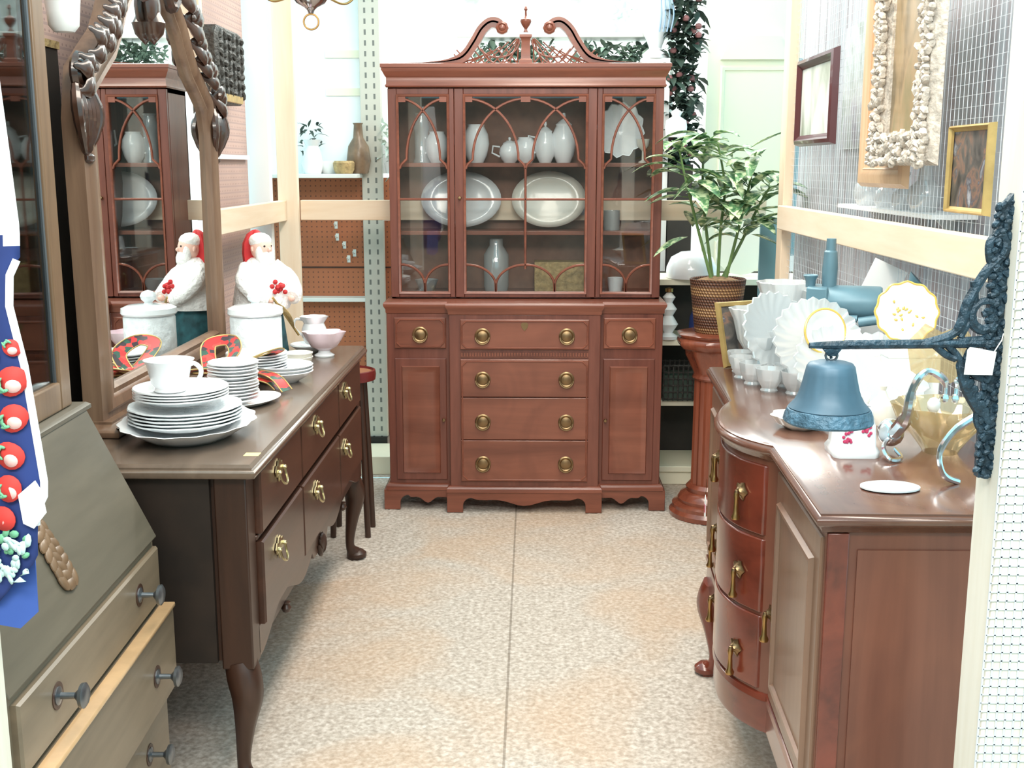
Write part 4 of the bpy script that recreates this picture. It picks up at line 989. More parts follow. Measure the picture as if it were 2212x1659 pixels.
t=thing('gift_box','white box carrying the floral plate on the buffet','box',(.875,2.625,BZ)); MB().box(-.06,.06,-.055,.05,0,.150).build('box_body','white',t,bev=.004); MB().box(-.062,.062,-.057,.052,.128,.153).build('box_lid','paper',t,bev=.004)
t=thing('display_cup','white cup carrying the gold-rimmed saucer on the buffet','cup',(.705,2.765,BZ)); MB().lathe([(0,0),(.03,0),(.034,.01),(.03,.02),(.04,.07),(.046,.115),(.043,.115),(.03,.04),(0,.02)],n=24).build('cup_body','china',t)
# locomotive watering can
def can():
    t=thing('watering_can','blue grey tin watering can shaped like a steam engine','watering can',(.808,2.93,BZ),rz=-.33)
    t.scale=(.76,.92,.84)
    L=.115
    b=MB().lathe([(0,-.02),(.052,-.02),(.054,-.015),(.054,.165),(.050,.172),(0,.172)],(-.055,0,.255),24,mat=Matrix.Rotation(PI/2,3,'Y')); b.build('boiler','can',t)
    MB().box(-.125,-.055,-.058,.058,.15,.305).build('cab','can',t,bev=.006)
    MB().slab(rect(-.132,.13,-.05,.05),[(0,.125),(.004,.13),(.004,.15),(-.004,.155)]).build('chassis','can',t,bev=.003)
    MB().prism([(-.13,.0),(.13,.0),(.13,.13),(-.13,.13)],-.052,.052,FY(0)).build('skirt','can',t,bev=.01)
    for x in (-.07,.07): MB().lathe([(0,-.062),(.06,-.062),(.062,-.058),(.062,.058),(.06,.062),(0,.062)],(x,0,.082),24,mat=Matrix.Rotation(PI/2,3,'X')).build('wheel','can',t)
    MB().tube([(-.05,-.06,.215),(.045,-.06,.215)],.011,10).build('piston','can',t); MB().tube([(.05,-.06,.205),(.11,-.06,.215)],.015,10).build('cylinder','can',t)
    MB().lathe([(0,0),(.024,0),(.026,.06),(.022,.11),(.017,.115),(.016,.15),(0,.15)],(-.056,0,.30),18).build('chimney','can',t)
    MB().lathe([(0,0),(.016,0),(.017,.02),(.026,.036),(.024,.038),(0,.03)],(-.118,0,.30),16).build('whistle','can',t)
    MB().tube(spl([(.10,0,.215),(.16,0,.26),(.205,0,.310)],5),[.018,.013,.011],10).build('spout','can',t)
    MB().lathe([(0,0),(.012,0),(.034,.028),(.035,.032),(0,.034)],(.205,0,.310),20,mat=Matrix.Rotation(math.radians(45),3,'Y')).build('rose','can',t)
    MB().tube(spl([(.115,0,.20),(.155,0,.19),(.165,0,.15),(.13,0,.135)],5),.006,8).build('brace','can',t)
can()
o=MB().slab(rect(-.05,.05,-.042,.042),[(0,0),(0,.0015)],FY(0)); o=o.build('price_card','paper'); o.location=(.945,3.06,BZ+.262); o.rotation_euler=(0,math.radians(24),.1); tag(o,'blank white card propped tilted behind the tin watering can','card')
st_=MB().box(-.06,.06,-.03,.03,0,.225); one(st_,'white_carton','white','tall white carton behind the watering can holding up the tilted card','carton',(.90,3.115,BZ),bev=.003)
# rose print bell shaped vase
t=thing('rose_vase','white china bell vase with pink roses on the buffet under the hanging bell','vase',(.635,2.20,BZ))
MB().slab(clip(-.040,.040,-.040,.040,.008),[(.004,0),(.006,.012),(-.001,.022),(-.004,.06),(-.010,.09),(-.012,.10),(-.02,.10)]).build('body','china',t,ang=60)
o=MB(); random.seed(4)
for cx,cz,n in ((-.020,.046,16),(.016,.060,12)):
    for i in range(n): o.ell((cx+U(-.009,.009),-.0425+.06*(0)+ .008*(cz-.02)/.07,cz+U(-.016,.014)),(.0035,.003,.0035),6)
o.build('rose_print','rose',t)
# small shells behind
one(MB().lathe([(0,0),(.03,0),(.05,.012),(.064,.03),(.061,.031),(.03,.01),(0,.008)],n=48,fn=lambda a,r,z:1+.05*math.cos(8*a)),'shell_dish','cream','small cream shell dish half hidden left under the hanging bell','dish',(.585,2.42,BZ))
one(MB().lathe([(0,0),(.028,0),(.034,.02),(.030,.045),(.012,.06),(.006,.075),(.009,.085),(0,.09)],n=24),'salt_shaker','cream','small cream lidded pot on the buffet right of the hanging bell','pot',(.775,2.47,BZ))
t=thing('teacup_pair','white teacup on saucer right behind the hanging bell','cup',(.715,2.50,BZ))
MB().lathe([(0,.003),(.03,0),(.05,.008),(.06,.016),(.058,.018),(0,.006)],n=28).build('saucer','china',t); MB().lathe([(0,.008),(.02,.008),(.024,.014),(.038,.04),(.042,.062),(.039,.062),(.02,.02),(0,.018)],n=28).build('cup','china',t)
# gilt tray with cream edge
t=thing('gilt_tray','flat cream tray with gold edge on the buffet behind the swan dish','tray',(.885,2.50,BZ),rz=.35)
MB().slab(clip(-.05,.05,-.10,.10,.02),[(0,0),(.006,.014),(.002,.015),(-.006,.004)]).build('tray_body','cream',t); MB().ring(clip(-.05,.05,-.10,.10,.02),[(.004,.012),(.008,.014),(.006,.017),(.002,.015)]).build('tray_edge','gold',t)
# amber dish with swan handles
t=thing('swan_dish','amber glass dish held by two silver swans on the buffet','dish',(.815,2.215,BZ),rz=-.2); t.scale=(1.12,1.12,1.15)
MB().lathe([(0,0),(.03,0),(.034,.008),(.05,.03),(.075,.06),(.086,.085),(.083,.085),(.07,.06),(.045,.035),(0,.015)],n=64,fn=lambda a,r,z:1+.05*math.cos(8*a)*min(1,z/.04)).build('bowl','amber',t,)
b=MB().slab([(.02,.11),(.05,.13),(.06,.18),(.035,.215),(.0,.20),(-.03,.215),(-.06,.18),(-.05,.13),(-.02,.11)],[(0,0),(0,.004)],FY(.07)); b.build('back_plate','amber',t)
for s in (-1,1):
    o=MB().ell((s*.088,-.02,.035),(.024,.034,.024),14)
    o.tube(spl([(s*.085,-.045,.04),(s*.070,-.075,.075),(s*.062,-.075,.125),(s*.040,-.068,.152),(s*.012,-.066,.138),(s*.008,-.066,.112)],6),[.012,.009,.007,.006,.007,.004],8)
    o.ell((s*.008,-.068,.108),(.007,.008,.009),8)
    o.tube(spl([(s*.095,-.05,.03),(s*.105,-.085,.022),(s*.095,-.105,.007),(s*.075,-.085,.006),(s*.085,-.07,.018)],6),.004,6)
    o.build('silver_swan','silver',t)
MB().ell((-.02,-.03,.088),(.012,.012,.014),10).ell((.012,-.035,.062),(.011,.011,.012),10).build('pearl_drop','china',t)
one(MB().slab([(math.cos(2*PI*i/40)*.052,math.sin(2*PI*i/40)*.036) for i in range(40)],[(-.008,0),(0,.003),(0,.006),(-.006,.008)]),'oval_soap_dish','china','flat white oval dish lying near the front end of the buffet','dish',(.633,1.945,BZ))
one(MB().tube(spl([(0,0,.004),(-.03,-.01,.02),(-.04,-.01,.06),(-.015,-.005,.10),(.03,0,.13)],6),[.006,.005,.006,.007],8),'silver_hook','silver','curved silver handle standing on the buffet against the near white post','handle',(.765,1.98,BZ))
t=thing('leaning_frame','small dark print in pale gold frame leaning at the far end of the buffet','picture frame',(.600,3.19,BZ)); t.rotation_euler=(math.radians(-16),0,.5)
MB().ring(rect(-.055,.055,.015,.175),[(0,0),(0,.010),(.010,.014),(.014,0)],FY(0)).build('frame','gold',t); MB().prism(rect(-.056,.056,.014,.176),.001,.004,FY(0)).build('print','pt_dark',t)
# ------------------------------------------------------------------ bracket and bell on the near post
def bracket():
    t=thing('bell_bracket','cast iron wall bracket with scrolls and vine ornament fixed to the near white post','bracket',(.634,1.545,1.240))
    k=1.0; P=lambda x,z,y=0:(x,y-.008,z)
    o=MB(); x=.008
    o.prism([(-.014,-.185),(.010,-.185),(.012,.15),(.016,.19),(.004,.205),(-.010,.185),(-.016,.14)],-.006,.010,FY(0)); random.seed(9)
    for i in range(120):
        z=-.182+.375*i/119; o.ell((-.004+.013*math.sin(i*1.7),-.010,z),(.0075,.006,.0048),6,mat=rotm('Y',i*47%180))
    o.build('back_plate','iron',t)
    MB().tube([P(-.256,0),P(-.21,.001),P(.0,.004)],[.004,.0062,.0066],8).build('arm','iron',t)
    o=MB()
    o.tube([P(a,b) for a,b in spl([(-.10,.003),(-.058,.02),(-.045,.06),(-.025,.10),(-.002,.128),(-.006,.150),(-.022,.140),(-.018,.112),(-.004,.105)],6)],[.006,.0075,.007,.007,.006,.006,.005],8)
    o.tube([P(a,b) for a,b in spl([(-.052,.012),(-.036,.052),(-.040,.088)],6)],.005,8)
    o.tube([P(a,b) for a,b in spl([(-.006,.062),(-.028,.060),(-.038,.048),(-.036,.03),(-.022,.022),(-.010,.032),(-.014,.045),(-.025,.043)],6)],[.005,.006,.007,.007,.006,.0045],8)
    o.tube([P(a,b) for a,b in spl([(-.055,.008),(-.036,.008),(-.016,.012),(-.004,.03)],5)],.005,8)
    o.build('upper_scroll','iron',t)
    o=MB()
    o.tube([P(a,b) for a,b in spl([(-.068,.0),(-.050,-.02),(-.040,-.055),(-.020,-.088),(.0,-.11)],6)],[.005,.008,.008,.007],8)
    o.tube([P(a,b) for a,b in spl([(-.085,.0),(-.070,-.012),(-.056,-.018)],5)],.005,8)
    o.tube([P(a,b) for a,b in spl([(-.012,-.07),(-.022,-.095),(-.016,-.115),(.0,-.12)],5)],.005,8)
    o.tube([P(a,b) for a,b in spl([(-.035,.0),(-.042,-.02),(-.03,-.04),(-.01,-.048)],5)],.005,8)
    for i in range(7): o.ell((-.048+.006*i,-.010,-.030-.010*i),(.008,.006,.007),6)
    o.build('lower_scroll','iron',t)
    o=MB().prism([(-.238,-.004),(-.212,-.004),(-.220,-.014),(-.230,-.014)],-.003,.004,FY(-.008)); o.tube([P(-.225,-.010),P(-.226,-.014),P(-.225,-.018)],.002,6); o.build('hook','iron',t)
    b=thing('hanging_bell','blue grey patinated bell with embossed rim hanging from the iron bracket arm','bell',(.409,1.537,1.2225))
    o=MB().tube([(0.008*math.cos(a),0,.004+.008*math.sin(a)) for a in [2*PI*i/12 for i in range(12)]],.0018,6,closed=True); o.build('hanging_ring','steel',b)
    pr=[(0,-.003),(.010,-.003),(.022,-.005),(.0295,-.0075),(.0325,-.012),(.0345,-.022),(.0365,-.032),(.039,-.043),(.0425,-.054),(.047,-.063),(.0545,-.072)]
    MB().lathe(pr+[(.051,-.075),(.040,-.06),(.03,-.02),(0,-.010)],n=72,fn=lambda a,r,z:1+(.008*math.cos(16*a) if -.05<z<-.014 and r>.033 else 0)).build('bell_body','bell',b)
    b.scale=(1,1,.95)
    MB().lathe([(.0525,-.0725),(.056,-.074),(.0595,-.083),(.061,-.091),(.059,-.094),(.054,-.092),(.052,-.080)],n=60,fn=lambda a,r,z:1+.008*math.sin(9*a+z*200)).build('embossed_rim','bellr',b)
    MB().tube([(0,0,-.012),(.001,0,-.07)],.0025,6).ell((.001,0,-.074),(.008,.008,.009),10).build('clapper','iron',b)
    g=thing('bracket_tag','blank white tag tied to the bell bracket','tag',(.604,1.522,1.222)); g.rotation_euler=(0,math.radians(4),0)
    MB().slab([(-.018,-.020),(.020,-.018),(.021,.014),(-.015,.018),(-.018,.014)],[(0,0),(0,.0012)],FY(0)).build('card','paper',g); MB().tube([(.017,-.001,.012),(.026,.0,.03),(.036,.02,.045)],.0008,4).build('string','white',g)
bracket()
# ------------------------------------------------------------------ pictures on the right wall (hang facing -X)
def picture(name,label,y0,y1,z0,z1,w,fm,pic,dp=.025,x=.974,ornate=False):
    t=thing(name,label,'picture',(x,(y0+y1)/2,(z0+z1)/2)); a,b=(y1-y0)/2,(z1-z0)/2
    MB().ring(rect(-a+w,a-w,-b+w,b-w),[(0,0),(0,dp*.5),(w*.2,dp*.7),(w*.45,dp),(w*.8,dp*.8),(w,0)],FXn(0)).build('frame',fm,t)
    MB().prism(rect(-a+w*.9,a-w*.9,-b+w*.9,b-w*.9),.002,dp*.3,FXn(0)).build('picture',pic,t)
    if ornate:
        o=MB(); random.seed(6)
        def put(y,z): o.ell((-dp-.002+U(-.004,.006),y+U(-.006,.006),z+U(-.006,.006)),(.011,U(.008,.020),U(.006,.011)),6,mat=rotm('X',U(0,180)))
        n=int(2*a/.017)
        for r in range(4):
            q=w*(.16+.22*r)
            for i in range(n): put(-a+2*a*(i+.5)/n,-b+q); put(-a+2*a*(i+.5)/n,b-q)
            m=int(2*b/.017)
            for i in range(m): put(-a+q,-b+2*b*(i+.5)/m); put(a-q,-b+2*b*(i+.5)/m)
        o.build('carved_border','ornate',t)
    else: MB().ring(rect(-a+w*.9,a-w*.9,-b+w*.9,b-w*.9),[(0,dp*.3),(.004,dp*.75),(-.006,dp*.4)],FXn(0)).build('inner_slip',fm,t)
    return t
picture('framed_landscape','pale landscape in dark red wooden frame on the right wall, farthest from the near post',3.73,4.24,1.55,1.855,.035,'dkf','pt_pale',x=.970)
picture('tan_framed_panel','tall plain tan panel frame hanging behind the ornate frame',3.0,3.43,1.422,2.02,.06,'tanf','tanf',.02,x=.974)
picture('ornate_frame','brown canvas in wide ornate silvered frame on the right wall',2.74,3.18,1.482,2.06,.085,'ornate','pt_canvas',.035,x=.955,ornate=True)
picture('gilt_landscape','small dark landscape in thin gold frame on the right wall, nearest the near post',2.45,2.69,1.375,1.572,.010,'gold','pt_dark',.018,x=.972)
# things on a ledge behind the mesh
t=thing('wall_ledge','white ledge behind the wire mesh under the ornate frame','shelf',(1.06,3.35,1.36)); MB().box(-.055,.06,-.45,.45,-.012,0).build('board','white',t)
for y in (-.3,.3): MB().prism([(0,-.012),(.055,-.012),(.055,-.07)],-.006,.006,lambda a,b,c,y=y:(a,y+c,b)).build('bracket','white',t)
lp=MB().lathe([(0,0),(.03,0),(.045,.03),(.04,.065),(.02,.085),(.016,.12),(.03,.15),(.027,.15),(0,.10)],n=24).build('glass_jug','crystal')
for i,(y,s,lb) in enumerate(((3.62,1.0,'farthest left behind the mesh under the tan panel'),(3.45,.7,'second from left behind the mesh under the tan panel'),(3.28,.7,'third from left behind the mesh under the ornate frame'),(3.10,1.0,'nearest to the post behind the mesh under the ornate frame'))):
    o=lp if i==0 else dup(lp); o.location=(1.05,y,1.36); o.scale=(s,s,s); tag(o,'white glass jug '+lb,'jug','glass jugs on the ledge')
one(MB().prism(rect(-.16,.16,-.2,.22),0,.012,FXn(0)),'faded_tapestry','pt_bg','faded dark and white hanging behind the mesh, between the two farthest pictures','hanging',(1.123,4.05,1.74))
one(MB().prism(rect(-.3,.3,-.34,.3),0,.01,FXn(0)),'grey_board','panel','grey board on the wall behind the mesh under the tan panel','board',(1.123,3.55,1.10))
# ------------------------------------------------------------------ pedestal and plant
t=thing('pedestal','carved redwood column pedestal carrying the potted plant','pedestal',(.775,4.75,0))
MB().lathe([(0,0),(.175,0),(.178,.02),(.165,.035),(.165,.05),(.140,.06),(.142,.075),(.130,.095),(.105,.105),(.108,.125),(.094,.14),(0,.14)],n=40).build('base','ped',t)
MB().lathe([(0,.14),(.085,.14),(.082,.60),(0,.60)],n=72,fn=lambda a,r,z:1+.035*math.cos(18*a)).build('fluted_column','ped',t)
MB().lathe([(0,.595),(.090,.595),(.095,.603),(.09,.612),(.088,.62),(.098,.65),(.120,.70),(.13,.722),(.142,.73),(0,.73)],n=48,fn=lambda a,r,z:1+(.05*math.cos(8*a) if .62<z<.72 else 0)).build('capital','ped',t)
MB().slab([(.165*math.cos(2*PI*i/8+PI/8),.165*math.sin(2*PI*i/8+PI/8)) for i in range(8)],[(-.01,.73),(0,.742),(.004,.755),(0,.768),(-.008,.775),(0,.782),(.004,.79),(-.006,.796)]).build('top','ped',t)
t=thing('potted_plant','variegated leafy plant in banded wicker pot on the column pedestal','potted plant',(.775,4.75,.797))
MB().lathe([(0,0),(.086,0),(.092,.01),(.098,.06),(.106,.13),(.113,.19),(.117,.222),(.112,.225),(.104,.21),(0,.20)],n=48).build('pot','wick',t)
MB().lathe([(.108,.200),(.09,.216),(.05,.228),(0,.232)],n=32).build('moss','moss',t)
o=MB(); lf=MB(); random.seed(21)
def dirp(az,el): return Vector((math.cos(el)*math.cos(az),math.cos(el)*math.sin(az),math.sin(el)))
stems=[((-.03,-.02),[(-.09,-.02,.42),(-.15,-.05,.62),(-.18,-.05,.74)]),((0,0),[(.0,-.02,.42),(.01,-.03,.60),(-.02,.0,.78)]),((.03,-.01),[(.07,-.03,.42),(.11,-.02,.60),(.13,-.03,.74)]),((.02,.02),[(.10,.03,.38),(.16,.02,.52),(.2,0,.6)]),((-.02,.02),[(-.06,.04,.5),(-.07,.05,.7),(-.05,.05,.80)])]
for b,pp in stems:
    P=spl([(b[0],b[1],.22)]+pp,6); o.tube(P,[.0075,.004],7)
    for k in range(6,len(P)):
        for j in range(1 if k%2 else 2):
            az=U(0,2*PI); el=U(-.1,.75); d=dirp(az,el); 
            o.tube([P[k],Vector(P[k])+d*.03],.0022,4)
            lf.blade(Vector(P[k])+d*.03,d,U(.14,.21),U(.055,.085),U(.2,.65),6)
# named long leaves seen against the light
for p,d,L,W in (((.10,-.06,.755),(.75,-.1,.45),.20,.050),((.10,-.05,.50),(.95,-.1,.22),.22,.05),((-.14,-.06,.40),(-.9,-.3,-.35),.16,.075),((.12,-.06,.41),(.8,-.3,-.2),.13,.06),((-.12,-.06,.72),(-.7,-.1,.5),.15,.045),((.02,-.08,.5),(.1,-.8,-.1),.17,.06),((-.18,-.05,.60),(-.8,-.2,-.2),.15,.06)):
    lf.blade(p,d,L,W,.15,7)
o.build('stems','stem',t); lf.build('foliage','varg',t,solid=.0008)
# ------------------------------------------------------------------ shelving beyond the back rail
def shelving():
    t=thing('pegboard_shelving','shop shelving unit with orange brown pegboard and slotted uprights behind the left corner','shelving unit',(-1.05,5.75,0))
    MB().box(-.75,.48,0,.012,.10,1.425).build('pegboard','pegb',t)
    MB().box(-.75,.48,0,.012,1.445,2.5).build('white_back','wallw',t)
    for z,d in ((1.425,.30),(.812,.10)): MB().box(-.75,.215,-d,0,z,z+.02).build('shelf','shelf',t,bev=.003)
    MB().box(-.75,.48,-.006,.0,.975,.981).build('panel_joint','side',t)
    for x in (.212,-.75): MB().box(-.05,.05,-.045,.0,.12,2.5).build('upright','upr',t,loc=(x+.05,-.06,0),bev=.002)
    MB().box(.212,.312,-.12,0,0,.12).build('upright_foot','black',t); MB().box(-.75,-.65,-.12,0,0,.12).build('upright_foot','black',t)
    MB().box(-.75,.48,-.40,-.125,.0,.09).build('base_deck','creamp',t,bev=.003)
shelving()
hk=MB().tube([(0,0,0),(0,-.045,0),(0,-.055,.012)],.0035,6).box(-.008,.008,-.004,0,-.018,.018).build('pegboard_hook','shelf')
random.seed(8)
hs=[(-.985,1.26),(-.93,1.26),(-.985,1.13),(-.95,1.09),(-.90,1.05),(-.93,1.02),(-.78,1.29),(-.99,1.19),(-.78,1.21),(-.80,.72),(-.83,.69)]
for i,(x,z) in enumerate(hs):
    o=hk if i==0 else dup(hk); o.location=(x,5.749,z); tag(o,'small white hook in the orange brown pegboard behind the left corner stud','hook','white pegboard hooks')
S1=1.446
one(MB().lathe([(0,0),(.04,0),(.05,.02),(.052,.05),(.045,.06),(0,.06)],n=20),'tan_pot','tan','small tan pot on the white shelf left of the slotted upright','pot',(-.905,5.52,S1))
one(MB().lathe([(0,0),(.045,0),(.06,.06),(.05,.13),(.025,.17),(.02,.23),(.026,.24),(0,.24)],n=20),'brown_jug','brownp','brown bottle jug on the white shelf beside the slotted upright','jug',(-.845,5.60,S1))
one(MB().lathe([(0,0),(.02,0),(.035,.03),(.03,.08),(.012,.11),(.018,.15),(0,.152)],n=20),'white_figurine','bluew','pale blue slender vase on the white shelf behind the brown bottle','vase',(-.88,5.68,S1))
one(MB().lathe([(0,0),(.04,0),(.055,.05),(.04,.1),(.03,.13),(.045,.16),(.042,.16),(0,.1)],n=20),'white_pitcher','china','white pitcher on the white shelf right of the corner stud','pitcher',(-1.06,5.55,S1))
one(MB().lathe([(0,0),(.05,0),(.08,.04),(.085,.06),(.08,.06),(0,.01)],n=20),'white_dish','china','white bowl at the middle of the white shelf behind the corner stud','bowl',(-.985,5.62,S1))
def sprig(name,label,loc,r,n,mat,L=.05,W=.02,potm='china'):
    t=thing(name,label,'plant',loc)
    MB().lathe([(0,0),(.025,0),(.035,.05),(.03,.05),(0,.04)],n=16).build('pot',potm,t); MB().tube([(0,0,.03),(0,0,r[2]+.05)],.004,6).leafy((0,0,r[2]+.06),r,n,L,W).build('foliage',mat,t)
sprig('leafy_sprig','small green sprig in white pot on the white shelf beside the corner stud',(-1.10,5.66,S1),(.05,.05,.09),40,'leafd')
sprig('frosted_plant','pale frosted plant in white pot between slotted upright and cabinet',(-.69,5.62,S1),(.05,.05,.10),60,'leafw')
sprig('ivy_plant','green ivy in white pot beside the tall cabinet, left',(-.64,5.55,S1-.2),(.04,.05,.12),60,'leafg')
one(MB().box(-.10,.07,-.08,.08,-.02,0).prism([(-.02,-.14),(.06,-.14),(.06,-.02),(-.02,-.02)],-.02,.02,FY(0)),'bracket_shelf','shelf','little white bracket shelf under the ivy beside the cabinet','shelf',(-.62,5.56,S1-.201))
for i,(x,z,w_,lb) in enumerate(((-.93,2.02,.09,'upper'),(-.93,1.84,.09,'lower'))): one(MB().prism(rect(-w_,w_,-.018,.018),0,.006,FY(0)),'shelf_label_strip','creamp','faint cream strip on the white back panel, %s of two right of the corner stud'%lb,'strip',(x,5.749,z))
# right-hand shelving
def shelving2():
    t=thing('white_display_shelves','white display shelves behind the pedestal','shelving unit',(.90,5.36,0))
    for z in (.06,.38,.665,.945): MB().box(-.42,.36,-.16,.16,z,z+.028).build('shelf','creamp',t,bev=.003)
    MB().box(-.42,.36,.161,.172,.0,.98).build('back','dark',t)
    for x in (-.43,.361): MB().box(x,x+.012,-.15,.172,0,.98).build('side','creamp',t)
    MB().box(-.42,.36,-.15,-.135,0,.06).build('toe_board','creamp',t)
shelving2()
one(MB().lathe([(0,0),(.115,0),(.118,.01),(.115,.05),(.095,.095),(.05,.12),(0,.125)],(0,0,.0),32),'cake_dome','china','large white dome shaped cover on the top display shelf behind the plant pot','dome',(.735,5.26,.975))
t=thing('glass_lamp_base','stack of white glass balls lamp base on the display shelf beside the cabinet','lamp base',(.63,5.22,.694))
MB().lathe([(0,0),(.04,0),(.045,.015),(.02,.03),(.045,.07),(.02,.11),(.038,.14),(.016,.17),(.03,.195),(.012,.215),(0,.22)],n=24).build('column','shadeg',t)
MB().lathe([(0,.22),(.02,.22),(.02,.235),(0,.24)],n=14).build('cap','brass',t)
one(MB().lathe([(0,0),(.03,0),(.035,.02),(.03,.1),(.018,.13),(.018,.16),(0,.16)],n=18),'dark_blue_bottle','navy','dark blue bottle on the display shelf beside the white glass lamp base','bottle',(.76,5.24,.694))
t=thing('dark_basket','dark openwork basket on the middle display shelf between cabinet and pedestal','basket',(.70,5.25,.409))
o=MB()
for i in range(9):
    for y in (-.07,.07): o.tube([(-.09+i*.0225,y,0),(-.09+i*.0225,y,.17)],.004,5)
for k in range(6): o.tube([(x,y,.01+k*.031) for x,y in ((-.09,-.07),(.09,-.07),(.09,.07),(-.09,.07))],.004,5,closed=True)
o.build('lattice','dplaque',t); MB().box(-.088,.088,-.068,.068,.0,.12).build('lining','leafd',t)
one(MB().prism([(math.cos(2*PI*i/36)*.12,math.sin(2*PI*i/36)*.12+.12) for i in range(36)],0,.012,FY(0)),'cream_plate','cream','round cream plate standing on the top display shelf, right of the plant stems','plate',(.985,5.40,.975),rz=0)
o=one(MB().prism(rect(-.055,.055,0,.45),0,.02,FY(0)),'blue_board','blueb','narrow blue grey board standing right of the wicker pot','board',(1.055,5.05,.80)); 
one(MB().box(-.02,.02,-.015,.015,0,1.30),'cream_strip','creamp','thin cream upright strip beside the blue grey board','strip',(1.095,4.97,0),bev=.002)
one(MB().box(-.10,.10,-.06,.06,0,.80),'white_stand','white','plain white stand under the blue grey board','stand',(1.085,5.06,0),bev=.003)
# cream panelled door beyond
t=thing('cream_door','cream panelled cabinet door standing far behind the plant','door',(1.20,6.3,0))
MB().box(-.27,.25,0,.04,0,2.35).build('leaf','creamp',t,bev=.003)
for z0,z1 in ((.15,1.05),(1.15,1.98)): MB().ring(rect(-.17,.15,z0,z1),[(0,0),(.006,.012),(.02,.016),(.03,0)],FY(0)).build('moulding','creamp',t)
MB().prism([(-.20,2.04),(.16,2.04),(.11,2.16),(-.15,2.16)],0,.03,FY(0)).build('cornice_block','creamp',t)
one(MB().box(-.05,.05,0,.02,0,1.0),'grey_panel_strip','blueb','tall narrow grey blue panel far behind, right of the cream door','panel',(1.375,6.0,1.02))
one(MB().box(-.06,.06,0,.12,0,1.02),'panel_plinth','white','white plinth under the tall grey blue panel','plinth',(1.375,6.0,0))
# high shelf with garlands behind the pediment
t=thing('high_shelf','long white high shelf behind the cabinet pediment','shelf',(.20,6.0,2.110))
MB().box(-.58,.58,-.14,.14,0,.022).build('board','shelf',t,bev=.003)
for x in (-.5,.5): MB().box(x,x+.03,.11,.14,-2.110,0).build('post','shelf',t)
MB().box(-.58,.58,-.14,.14,-.15,-.13).build('lower_board','shelf',t)
def garland(name,label,loc,r,n,mats,L=.07,W=.03,flowers=0):
    t=thing(name,label,'garland',loc)
    MB().leafy((0,0,r[2]),r,n,L,W).tube([(-r[0],0,.002),(r[0],0,.002)],.006,5).build('leaves',mats[0],t)
    if len(mats)>1:
        f0=MB().ell((0,0,0),(.018,.014,.016),8).build('bloom',mats[1],t)
        for i in range(flowers):
            f=f0 if i==0 else f0.copy()
            if i: COL.objects.link(f); f.parent=t
            f.location=(U(-1,1)*r[0],-abs(U(0,1))*r[1],r[2]+U(-1,1)*r[2])
random.seed(31)
garland('grey_garland','grey green garland lying on the lower high shelf, left behind the pediment',(-.10,5.97,1.982),(.20,.09,.045),260,['leafg'])
garland('frosted_garland','frosted green garland on the lower high shelf, right behind the pediment',(.42,5.97,1.982),(.20,.09,.045),300,['leafg'])
garland('flower_garland','dark flower garland with maroon blooms hanging at the right of the cabinet top',(.735,5.80,1.50),(.075,.06,.42),620,['leafd','mar'],.085,.04,flowers=30)
MBx=MB().box(-.06,.06,-.06,.06,0,1.49); one(MBx,'garland_stand','dark','dark stand behind the cabinet carrying the flower garland','stand',(.735,5.80,0))
one(MB().prism(rect(-.10,.10,0,.19),0,.012,FY(0)),'small_painting','pt_bg','small faded painting standing on the high shelf, left of the finial','painting',(-.25,6.0,2.133))
one(MB().prism(rect(-.20,.20,0,.20),0,.012,FY(0)),'wide_painting','pt_bg','wide faded painting standing on the high shelf, right of the finial','painting',(.27,6.0,2.133))
one(MB().box(-.07,.07,-.05,.05,0,2.0),'urn_stand','white','tall white stand behind the cabinet carrying the ribbon urn','stand',(.60,5.80,0))
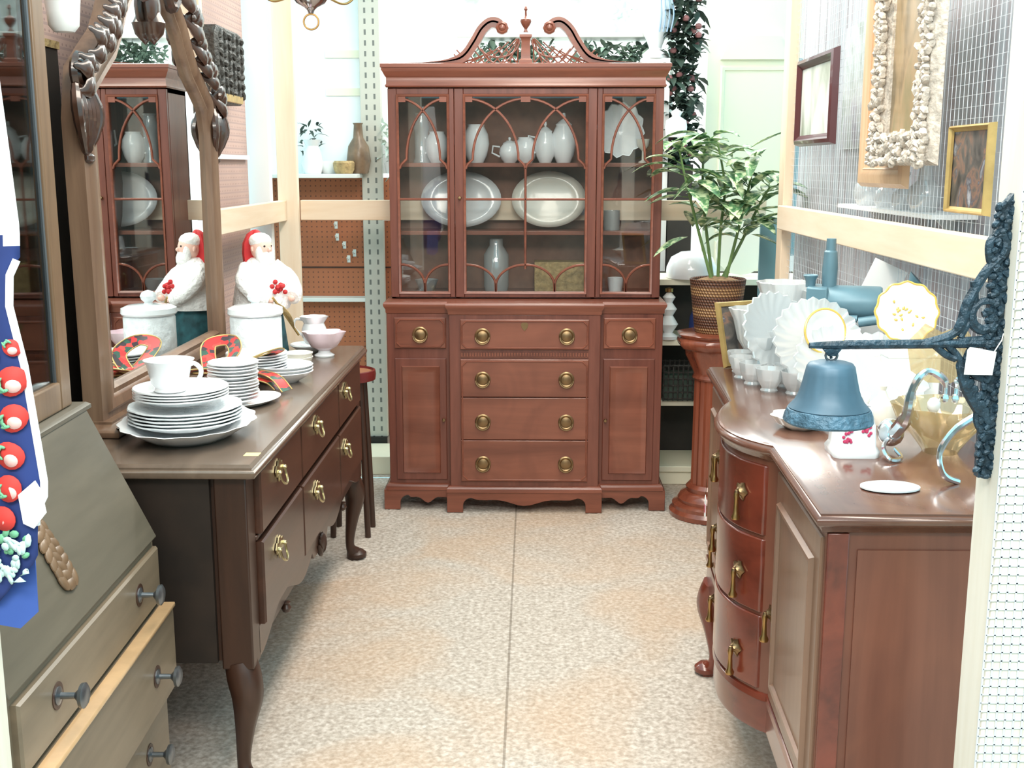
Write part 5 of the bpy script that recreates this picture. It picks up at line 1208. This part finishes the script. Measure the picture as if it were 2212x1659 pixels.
t=thing('striped_urn','white urn with pale blue ribbons at upper right behind the cabinet','urn',(.60,5.80,2.0))
MB().lathe([(0,0),(.06,0),(.065,.02),(.03,.05),(.05,.10),(.085,.17),(.09,.25),(.06,.33),(.075,.39),(.07,.39),(0,.3)],n=30,sx=1,sy=1).build('body','china',t)
o=MB()
for i in range(4): o.tube(spl([(.01+i*.018,-.08,.12),(.015+i*.02,-.098,.2),(.01+i*.017,-.092,.28),(.008+i*.014,-.07,.33)],4),.004,5)
o.build('ribbon','bluew',t)
sprig('white_orchid','pale frosted spray beside the white urn at upper right',(.47,5.93,2.133),(.05,.05,.07),40,'leafw',.07,.03)
MBy=MB().lathe([(0,0),(.05,0),(.055,.05),(.05,.08),(.02,.10),(.03,.12),(0,.14)],n=20); one(MBy,'white_globe','shadeg','small white glass globe hanging among the dark flowers at upper right','globe',(.70,5.70,1.62))
# ------------------------------------------------------------------ chandelier
t=thing('chandelier','polished metal chandelier with ring finial hanging at the top left of centre','chandelier',(-.716,3.80,1.94))
MB().tube([(.024*math.cos(2*PI*i/24),0,.024*math.sin(2*PI*i/24)-.002) for i in range(24)],.0032,6,closed=True).build('ring','brass',t)
MB().lathe([(0,.022),(.008,.024),(.012,.034),(.02,.042),(.045,.055),(.062,.078),(.06,.10),(.03,.125),(.014,.15),(.02,.19),(.012,.23),(.008,.60),(0,.60)],n=30).build('bowl_and_stem','chrome',t)
for k in range(5):
    a=2*PI*k/5+PI*1.0; c,s=math.cos(a),math.sin(a)
    ar=MB().tube([(c*r_,s*r_,z_) for r_,z_ in spl([(.03,.10),(.07,.075),(.12,.062),(.155,.085),(.16,.12)],6)],.004,7); ar=ar.build('arm','brass',t)
    MB().lathe([(0,.12),(.03,.122),(.032,.128),(.012,.13),(.011,.20),(0,.20)],(c*.16,s*.16,0),16).build('candle_cup','china',ar)
st('trim_12',MB().box(-1.22,1.0,3.78,3.82,2.54,2.63),'pinex'); st('trim_13',MB().box(-1.22,-.70,2.64,2.68,2.565,2.654),'pinex')
